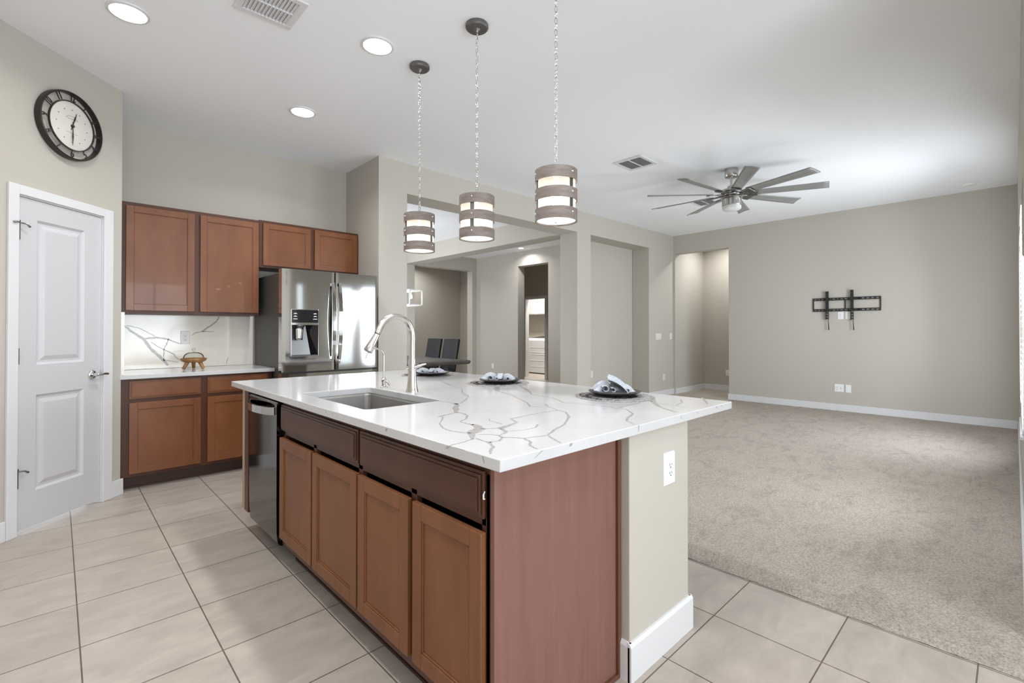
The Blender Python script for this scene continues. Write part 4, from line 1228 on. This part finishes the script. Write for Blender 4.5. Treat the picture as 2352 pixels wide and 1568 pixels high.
def vent(x0, x1, y0, y1, label, nrow, nslat):
    t = thing('ceiling_vent', ((x0 + x1) / 2, (y0 + y1) / 2, CEIL), label, 'vent', 'ceiling air vents')
    O = t.location
    b = 0.036
    zt, zb = CEIL - 0.001, CEIL - 0.012
    f = MB(O)
    def ringbox(xa, xb, ya, yb, w):
        f.box(xa, xb, ya, ya + w, zb, zt).box(xa, xb, yb - w, yb, zb, zt).box(xa, xa + w, ya + w, yb - w, zb, zt).box(xb - w, xb, ya + w, yb - w, zb, zt)
    ringbox(x0, x1, y0, y1, b)
    for k in range(1, nrow):
        y = y0 + b + (y1 - y0 - 2 * b) * k / nrow
        f.box(x0 + b, x1 - b, y - 0.006, y + 0.006, zb, zt)
    f.build('vent_frame', 'white_trim', t, 0.003)
    MB(O).box(x0 + b * 0.8, x1 - b * 0.8, y0 + b * 0.8, y1 - b * 0.8, CEIL - 0.002, CEIL - 0.0005).build('duct_opening', 'vent_dark', t)
    s = MB(O)
    for k in range(nslat):
        x = x0 + b + (x1 - x0 - 2 * b) * (k + 0.5) / nslat
        w = (x1 - x0 - 2 * b) / nslat * 0.46
        s.add([(x - w, y0 + b, zb + 0.001), (x - w + 0.002, y0 + b, zb + 0.001), (x + w + 0.002, y0 + b, zt - 0.002), (x + w, y0 + b, zt - 0.002),
               (x - w, y1 - b, zb + 0.001), (x - w + 0.002, y1 - b, zb + 0.001), (x + w + 0.002, y1 - b, zt - 0.002), (x + w, y1 - b, zt - 0.002)],
              [(0, 1, 2, 3), (4, 7, 6, 5), (0, 4, 5, 1), (1, 5, 6, 2), (2, 6, 7, 3), (3, 7, 4, 0)])
    s.build('louvres', 'white_trim', t)
    return t
vent(0.700, 1.002, 2.685, 2.992, 'white ceiling air vent cut off by the top edge of the photo', 2, 12)
vent(4.35, 4.70, 2.65, 2.99, 'white square ceiling air vent left of the fan', 2, 14)
vent(6.45, 6.80, 2.85, 3.16, 'white ceiling air vent seen just behind the fan light', 2, 14)
sd = thing('smoke_detector', (8.2, 0.372, CEIL), 'small flat white disc on the ceiling near the far right corner', 'smoke detector')
MB().lathe([(0, -0.018), (0.045, -0.018), (0.062, -0.010), (0.068, 0.0), (0, 0.0)], (0, 0, 0), 32).build('housing', 'plastic_white', sd, 0, 40)

# pendants
ZT, ZB = 2.028, 1.776
def make_pendant(x, y, label):
    t = thing('pendant_light', (x, y, CEIL), label, 'pendant light')
    MB().lathe([(0, 0), (0.066, 0), (0.068, -0.004), (0.068, -0.018), (0.060, -0.026), (0.020, -0.028), (0.010, -0.040), (0.007, -0.050), (0, -0.050)], (0, 0, 0), 40).build('canopy', 'pewter', t, 0, 40)
    ch = MB()
    z = -0.050; L_ = 0.034; k = 0
    zend = ZT - CEIL - 0.002
    while z > zend:
        pts = []
        for i in range(14):
            a = 2 * pi * i / 14
            u = 0.0075 * cos(a); w = (L_ / 2) * sin(a)
            pts.append((u, 0, z - L_ / 2 + w) if k % 2 == 0 else (0, u, z - L_ / 2 + w))
        ch.tube(pts, 0.0019, 6, True)
        z -= L_ - 0.0045; k += 1
    ch.build('chain', 'chrome', t, 0, 60)
    zt, zb = ZT - CEIL, ZB - CEIL
    R = 0.1045
    for j, (a, b) in enumerate(((zt - 0.057, zt), (zt - 0.153, zt - 0.098), (zb, zb + 0.057))):
        rb = MB().lathe([(R, a), (R, b), (R - 0.005, b), (R - 0.005, a), (R, a)], (0, 0, 0), 64)
        bo = rb.build('wood_band', 'weathered_wood', t, 0.001, 40)
        for q in range(3):
            st = MB()
            an = radians(20 + 120 * q)
            c = Vector((R * cos(an), R * sin(an), (a + b) / 2 + 0.004))
            rot = Matrix.Rotation(an, 4, 'Z') @ Matrix.Rotation(radians(90), 4, 'Y')
            st.lathe([(0, 0.006), (0.004, 0.005), (0.0055, 0.0), (0, 0.0)], c, 12, 0, rot)
            st.build('stud', 'chrome', bo, 0, 60)
    for q in range(3):
        ss = MB()
        an = radians(20 + 120 * q); w = 0.011
        r1, r2 = R - 0.0065, R - 0.0085
        d = Vector((cos(an), sin(an), 0)); n_ = Vector((-sin(an), cos(an), 0))
        vs = [d * r1 - n_ * w, d * r1 + n_ * w, d * r2 + n_ * w, d * r2 - n_ * w]
        vv = [p + Vector((0, 0, zb + 0.004)) for p in vs] + [p + Vector((0, 0, zt - 0.004)) for p in vs]
        ss.add(vv, [(0, 1, 2, 3), (4, 5, 6, 7), (0, 1, 5, 4), (1, 2, 6, 5), (2, 3, 7, 6), (3, 0, 4, 7)])
        ss.build('strap', 'pewter', t)
    MB().lathe([(0.094, zb + 0.006), (0.094, zt - 0.010)], (0, 0, 0), 48).build('glass_cylinder', 'shade_glass', t, 0, 60)
    df = MB().lathe([(0.0, zb + 0.006), (0.096, zb + 0.006)], (0, 0, 0), 48).build('bottom_diffuser', 'diffuser_glass', t, 0, 60)
    MB().lathe([(0, zb - 0.008), (0.006, zb - 0.006), (0.007, zb + 0.0), (0.005, zb + 0.005), (0, zb + 0.005)], (0, 0, 0), 14).build('finial', 'chrome', df, 0, 60)
    MB().lathe([(0, zt - 0.004), (0.030, zt - 0.004), (0.018, zt - 0.012), (0.016, zt - 0.070), (0.022, zt - 0.078), (0, zt - 0.080)], (0, 0, 0), 24).build('socket', 'chrome', t, 0, 40)
    sp_ = MB()
    for q in range(3):
        an = radians(50 + 120 * q)
        sp_.tube([(0.02 * cos(an), 0.02 * sin(an), zt - 0.010), (0.097 * cos(an), 0.097 * sin(an), zt - 0.010)], 0.003, 8)
    sp_.build('spider', 'pewter', t)
    MB().lathe([(0, zt - 0.082), (0.013, zt - 0.086), (0.016, zt - 0.100), (0.028, zt - 0.125), (0.031, zt - 0.142), (0.026, zt - 0.162), (0.012, zt - 0.172), (0, zt - 0.174)], (0, 0, 0), 24).build('bulb', 'bulb', t, 0, 60)
    return t
p1 = make_pendant(1.790, 2.800, 'far pendant lamp of banded wood rings, hanging nearest the refrigerator')
p1.rotation_euler.z = radians(272.4)
for (x, y, lab, rz) in ((1.796, 2.190, 'pendant lamp of banded wood rings hanging in the middle of the row of three', 194.6), (1.790, 1.564, 'near pendant lamp of banded wood rings, its chain cut by the photo top', 249.7)):
    c = copy_tree(p1)
    c.location = (x, y, CEIL); c.rotation_euler.z = radians(rz); c['label'] = lab

# ceiling fan
fan = thing('ceiling_fan', (5.485, 2.185, CEIL), 'brushed nickel ceiling fan with nine slim blades in the living room', 'ceiling fan')
MB().lathe([(0, 0), (0.070, 0), (0.072, -0.006), (0.072, -0.085), (0.066, -0.094), (0.026, -0.098), (0, -0.098)], (0, 0, 0), 40).build('canopy', 'fan_metal', fan, 0, 40)
MB().tube([(0, 0, -0.095), (0, 0, -0.21)], 0.0125, 18).build('downrod', 'fan_metal', fan, 0, 40)
MB().lathe([(0, -0.192), (0.038, -0.194), (0.044, -0.203), (0.044, -0.226), (0.070, -0.232), (0.108, -0.238), (0.114, -0.250), (0.112, -0.262), (0.096, -0.268), (0.090, -0.300), (0.110, -0.312), (0.118, -0.325), (0.104, -0.333), (0, -0.333)], (0, 0, 0), 48).build('motor_housing', 'fan_metal', fan, 0, 35)
lk = MB().lathe([(0.090, -0.333), (0.100, -0.345), (0.102, -0.412), (0.098, -0.418), (0, -0.418)], (0, 0, 0), 48).build('light_kit', 'fan_metal', fan, 0, 35)
MB().lathe([(0.097, -0.418), (0.100, -0.428), (0.098, -0.452), (0.080, -0.464), (0, -0.468)], (0, 0, 0), 48).build('opal_lens', 'opal', lk, 0, 40)
for k in range(9):
    a0 = radians(172.7 - 40 * k)
    Rm = Matrix.Rotation(a0, 4, 'Z')
    zc = -0.288
    bm_ = MB()
    th = 0.0045
    def bl_pt(u, vv, dz):
        x = 0.215 + u * 0.715
        w = 0.050 + 0.016 * u
        if u > 0.93: x -= 0.02 * (vv * 2 - 1) * 0
        y = (vv - 0.5) * 2 * w
        z = zc - math.tan(radians(13)) * y + 0.010 * (1 - ((vv - 0.5) * 2) ** 2) * 0.5 + dz
        x += 0.022 * (vv - 0.5) * (1 if u > 0.9 else 0)
        return Rm @ Vector((x, y, z))
    bm_.sheet(lambda u, vv: bl_pt(u, vv, 0.0), 10, 6)
    bo = bm_.build('blade', 'fan_blade', fan, 0, 40, solid=0.007)
    ar = MB()
    vs = []
    for (x, w, dz) in ((0.085, 0.030, 0.006), (0.15, 0.030, 0.0), (0.20, 0.046, -0.004), (0.262, 0.050, -0.006)):
        for (sy, tz) in ((-1, 0), (1, 0), (1, -0.012), (-1, -0.012)):
            y = sy * w
            vs.append(Rm @ Vector((x, y, zc + dz - math.tan(radians(13)) * y * min(1, (x - 0.085) / 0.1) + tz)))
    fs = []
    for s_ in range(3):
        for q in range(4):
            fs.append((s_ * 4 + q, s_ * 4 + (q + 1) % 4, (s_ + 1) * 4 + (q + 1) % 4, (s_ + 1) * 4 + q))
    fs += [(0, 1, 2, 3), (12, 13, 14, 15)]
    ar.add(vs, fs)
    ar.build('blade_bracket', 'steel_dark', bo, 0.003)

# ================================================================== TELEVISION BRACKET
tv = thing('television_bracket', (8.62, 1.754, 1.527), 'black steel television wall bracket with two upright arms on the far wall', 'wall bracket')
O = tv.location
X1 = 8.6195
rl = MB(O)
ya, yb = 1.326, 2.183
for zc in (1.712, 1.545):
    rl.box(X1 - 0.022, X1, ya, yb, zc + 0.008, zc + 0.020).box(X1 - 0.022, X1, ya, yb, zc - 0.020, zc - 0.008)
    k = 0; y = ya
    seq = [0.018, 0.045] * 4 + [0.10] + [0.045, 0.018] * 1
    # webs between the slots
    for yy in (1.335, 1.392, 1.449, 1.506, 1.575, 1.60, 1.66, 1.72, 1.775, 1.83, 1.875, 1.93, 1.98, 2.03, 2.075, 2.12, 2.172):
        w = 0.028 if yy in (1.575, 1.60, 1.66, 1.98) else 0.010
        rl.box(X1 - 0.020, X1, yy - w / 1.3, yy + w / 1.3, zc - 0.009, zc + 0.009)
for y in (ya, 1.752, yb - 0.012):
    rl.box(X1 - 0.020, X1, y, y + 0.012, 1.560, 1.700)
rl.build('wall_rail', 'black_matte', tv)
for yc, zt, zl in ((1.985, 1.832, 1.40), (1.668, 1.838, 1.39)):
    m = MB(O)
    m.box(X1 - 0.060, X1 - 0.023, yc - 0.017, yc - 0.013, zl, zt).box(X1 - 0.060, X1 - 0.023, yc + 0.013, yc + 0.017, zl, zt)
    m.box(X1 - 0.062, X1 - 0.058, yc - 0.017, yc + 0.017, 1.66, zt)
    for z in (zl + 0.01, zl + 0.05, zl + 0.09, zl + 0.14): m.box(X1 - 0.062, X1 - 0.058, yc - 0.017, yc + 0.017, z, z + 0.022)
    m.box(X1 - 0.062, X1 - 0.058, yc - 0.017, yc + 0.017, 1.56, 1.66)
    ao = m.build('arm', 'black_matte', tv)
    MB(O).tube([(X1 - 0.045, yc - 0.010, zl), (X1 - 0.05, yc - 0.016, zl - 0.06), (X1 - 0.046, yc - 0.022, 1.240)], [0.004, 0.005, 0.008], 8).build('pull_cord', 'black_matte', ao)

# ================================================================== DINING ROOM
tb = thing('dining_table', (4.28, 7.0, 0), 'dark live edge dining table seen through the wide opening', 'table')
O = tb.location
tp = MB(O)
r = random.Random(5)
xl, xr = [], []
N_ = 14
for i in range(N_ + 1):
    y = 5.98 + 2.2 * i / N_
    xr.append((4.78 + 0.018 * sin(i * 1.7) + r.uniform(-0.008, 0.008), y)); xl.append((3.80 + 0.018 * sin(i * 1.3 + 1), y))
poly = xr + xl[::-1]
n = len(poly)
cen = Vector((4.28, 7.0))
def grow(p, g):
    d = (Vector(p) - cen).normalized(); return (p[0] + d.x * g, p[1] + d.y * g)
lv_ = [(0.700, -0.035), (0.715, -0.008), (0.735, 0.0), (0.752, -0.006), (0.760, -0.022)]
vs = []; fs = []
for z, g in lv_: vs += [(*grow(p, g), z) for p in poly]
for a in range(len(lv_) - 1):
    for k in range(n): fs.append((a * n + k, a * n + (k + 1) % n, (a + 1) * n + (k + 1) % n, (a + 1) * n + k))
fs += [tuple(range(n))[::-1], tuple(range((len(lv_) - 1) * n, len(lv_) * n))]
tp.add(vs, fs)
tp.build('table_top', 'table_wood', tb, 0, 30)
for yy in (6.35, 7.75):
    lg = MB(O)
    for sx in (-1, 1):
        xx = 4.28 + sx * 0.28
        lg.box(xx - 0.03, xx + 0.03, yy - 0.03, yy + 0.03, 0.02, 0.69)
    lg.box(3.95, 4.61, yy - 0.04, yy + 0.04, 0.0, 0.03).box(3.97, 4.59, yy - 0.035, yy + 0.035, 0.672, 0.702)
    lg.build('leg', 'black_matte', tb, 0.003)
def chair(x, y, label):
    c = thing('dining_chair', (x, y, 0), label, 'chair')
    # faces -x; back rises behind +x and leans away
    bk = MB()
    def bp(u, vv, f):
        z = 0.50 + vv * 0.575
        xx = 0.16 + 0.105 * vv + 0.012 * sin(pi * u) * f
        return (xx, (u - 0.5) * 0.44, z)
    bk.sheet(lambda u, vv: bp(u, vv, 1.0), 6, 8)
    bk.build('backrest', 'leather_dark', c, 0.008, 60, solid=0.045)
    MB().box(-0.26, 0.17, -0.225, 0.225, 0.42, 0.50).build('seat', 'leather_dark', c, 0.02, seg=3)
    for sx, sy in ((-1, -1), (-1, 1), (1, -1), (1, 1)):
        X_ = -0.23 if sx < 0 else 0.14
        MB().tube([(X_, sy * 0.19, 0.42), (X_ + 0.03 * sx, sy * 0.20, 0.0)], [0.022, 0.015], 8).build('leg', 'black_matte', c)
    return c
chair(4.99, 7.66, 'dark leather dining chair farther along the table, left of the pair')
chair(4.99, 7.12, 'dark leather dining chair nearer the table end, right of the pair')

chd = thing('chandelier', (4.30, 7.35, CEIL), 'white open frame chandelier hanging over the dining table', 'chandelier')
O = chd.location
fm = MB(O)
xa, xb, ya, yb, za, zb = 4.20, 4.44, 6.86, 7.85, 1.66, 1.905
tt = 0.009
for x in (xa, xb):
    for y in (ya, yb): fm.box(x - tt, x + tt, y - tt, y + tt, za, zb)
    for z in (za, zb): fm.box(x - tt, x + tt, ya, yb, z - tt, z + tt)
for y in (ya, yb):
    for z in (za, zb): fm.box(xa, xb, y - tt, y + tt, z - tt, z + tt)
fm.box(4.31, 4.33, ya, yb, zb - 0.008, zb + 0.008)
fm.build('lantern_frame', 'chandelier_white', chd)
MB(O).tube([(4.32, 7.35, zb), (4.32, 7.35, CEIL - 0.02)], 0.008, 10).build('stem', 'chandelier_white', chd)
MB(O).lathe([(0, -0.03), (0.06, -0.025), (0.065, 0), (0, 0)], (4.32, 7.35, CEIL), 24).build('canopy', 'chandelier_white', chd, 0, 40)
for y in (7.02, 7.24, 7.46, 7.68):
    MB(O).tube([(4.32, y, zb - 0.01), (4.32, y, zb - 0.06)], 0.012, 10).build('socket', 'chandelier_white', chd)
    MB(O).lathe([(0, -0.06), (0.014, -0.065), (0.026, -0.10), (0.02, -0.13), (0, -0.138)], (4.32, y, zb), 16).build('bulb', 'chandelier_light', chd, 0, 60)

# ================================================================== LAUNDRY
wa = thing('washing_machine', (10.2, 9.35, 0), 'white washing machine seen through the laundry doorway', 'washing machine')
O = wa.location
wx0, wx1, wy0, wy1 = 9.86, 10.55, 8.93, 9.80
MB(O).box(wx0, wx1, wy0, wy1, 0.025, 0.955).build('cabinet_body', 'appliance_white', wa, 0.015, seg=3)
MB(O).box(wx0 + 0.02, wx1 - 0.02, wy0 + 0.02, wy1 - 0.02, 0.0, 0.025).build('foot_base', 'black_matte', wa)
tpz = MB(O)
def quad(a, b, c, d): tpz.add([a, b, c, d], [(0, 1, 2, 3)])
l0 = [(wx0 + 0.01, wy0 + 0.02, 0.955), (wx1 - 0.01, wy0 + 0.02, 0.955), (wx1 - 0.01, wy1 - 0.02, 0.955), (wx0 + 0.01, wy1 - 0.02, 0.955)]
l1 = [(wx0 + 0.06, wy0 + 0.07, 1.000), (wx1 - 0.06, wy0 + 0.07, 1.06), (wx1 - 0.06, wy1 - 0.07, 1.06), (wx0 + 0.06, wy1 - 0.07, 1.000)]
for k in range(4): quad(l0[k], l0[(k + 1) % 4], l1[(k + 1) % 4], l1[k])
quad(*l1)
tpz.build('top_cover', 'plastic_white', wa, 0.006)
MB(O).add([(wx0 + 0.11, wy0 + 0.12, 1.010), (wx1 - 0.12, wy0 + 0.12, 1.056), (wx1 - 0.12, wy1 - 0.12, 1.056), (wx0 + 0.11, wy1 - 0.12, 1.010)], [(0, 1, 2, 3)])
ldw = MB(O)
a = [(wx0 + 0.10, wy0 + 0.12), (wx1 - 0.11, wy0 + 0.12), (wx1 - 0.11, wy1 - 0.12), (wx0 + 0.10, wy1 - 0.12)]
def tz(x): return 1.000 + (x - wx0 - 0.06) / (wx1 - wx0 - 0.12) * 0.06
ldw.add([(x, y, tz(x) + 0.001) for x, y in a] + [(x, y, tz(x) + 0.008) for x, y in a], [(0, 1, 2, 3), (4, 5, 6, 7), (0, 1, 5, 4), (1, 2, 6, 5), (2, 3, 7, 6), (3, 0, 4, 7)])
ldw.build('lid', 'pewter', wa, 0.003)
sr = MB(O)
for z in (0.20, 0.37, 0.54, 0.60, 0.74): sr.box(wx0 - 0.004, wx0 + 0.002, wy0 + 0.03, wy1 - 0.20, z, z + 0.012)
sr.build('side_ribs', 'plastic_white', wa, 0.003)
hw = MB(O).box(wx0 - 0.006, wx0 + 0.001, wy1 - 0.125, wy1 - 0.075, 0.42, 0.86).build('handle_rim', 'plastic_white', wa, 0.004)
MB(O).box(wx0 - 0.008, wx0 - 0.005, wy1 - 0.108, wy1 - 0.096, 0.48, 0.78).build('handle_slot', 'pewter', hw)
lc = thing('laundry_cabinet', (10.55, 9.5, 1.69), 'white wall cabinet above the washing machine in the laundry room', 'cabinet')
O = lc.location
MB(O).box(10.35, 10.749, 8.6, 10.4, 1.70, 2.45).build('cabinet_body', 'plastic_white', lc, 0.003)
for k in range(3): MB(O).box(10.332, 10.349, 8.62 + k * 0.6, 9.19 + k * 0.6, 1.72, 2.43).build('door', 'plastic_white', lc, 0.003)
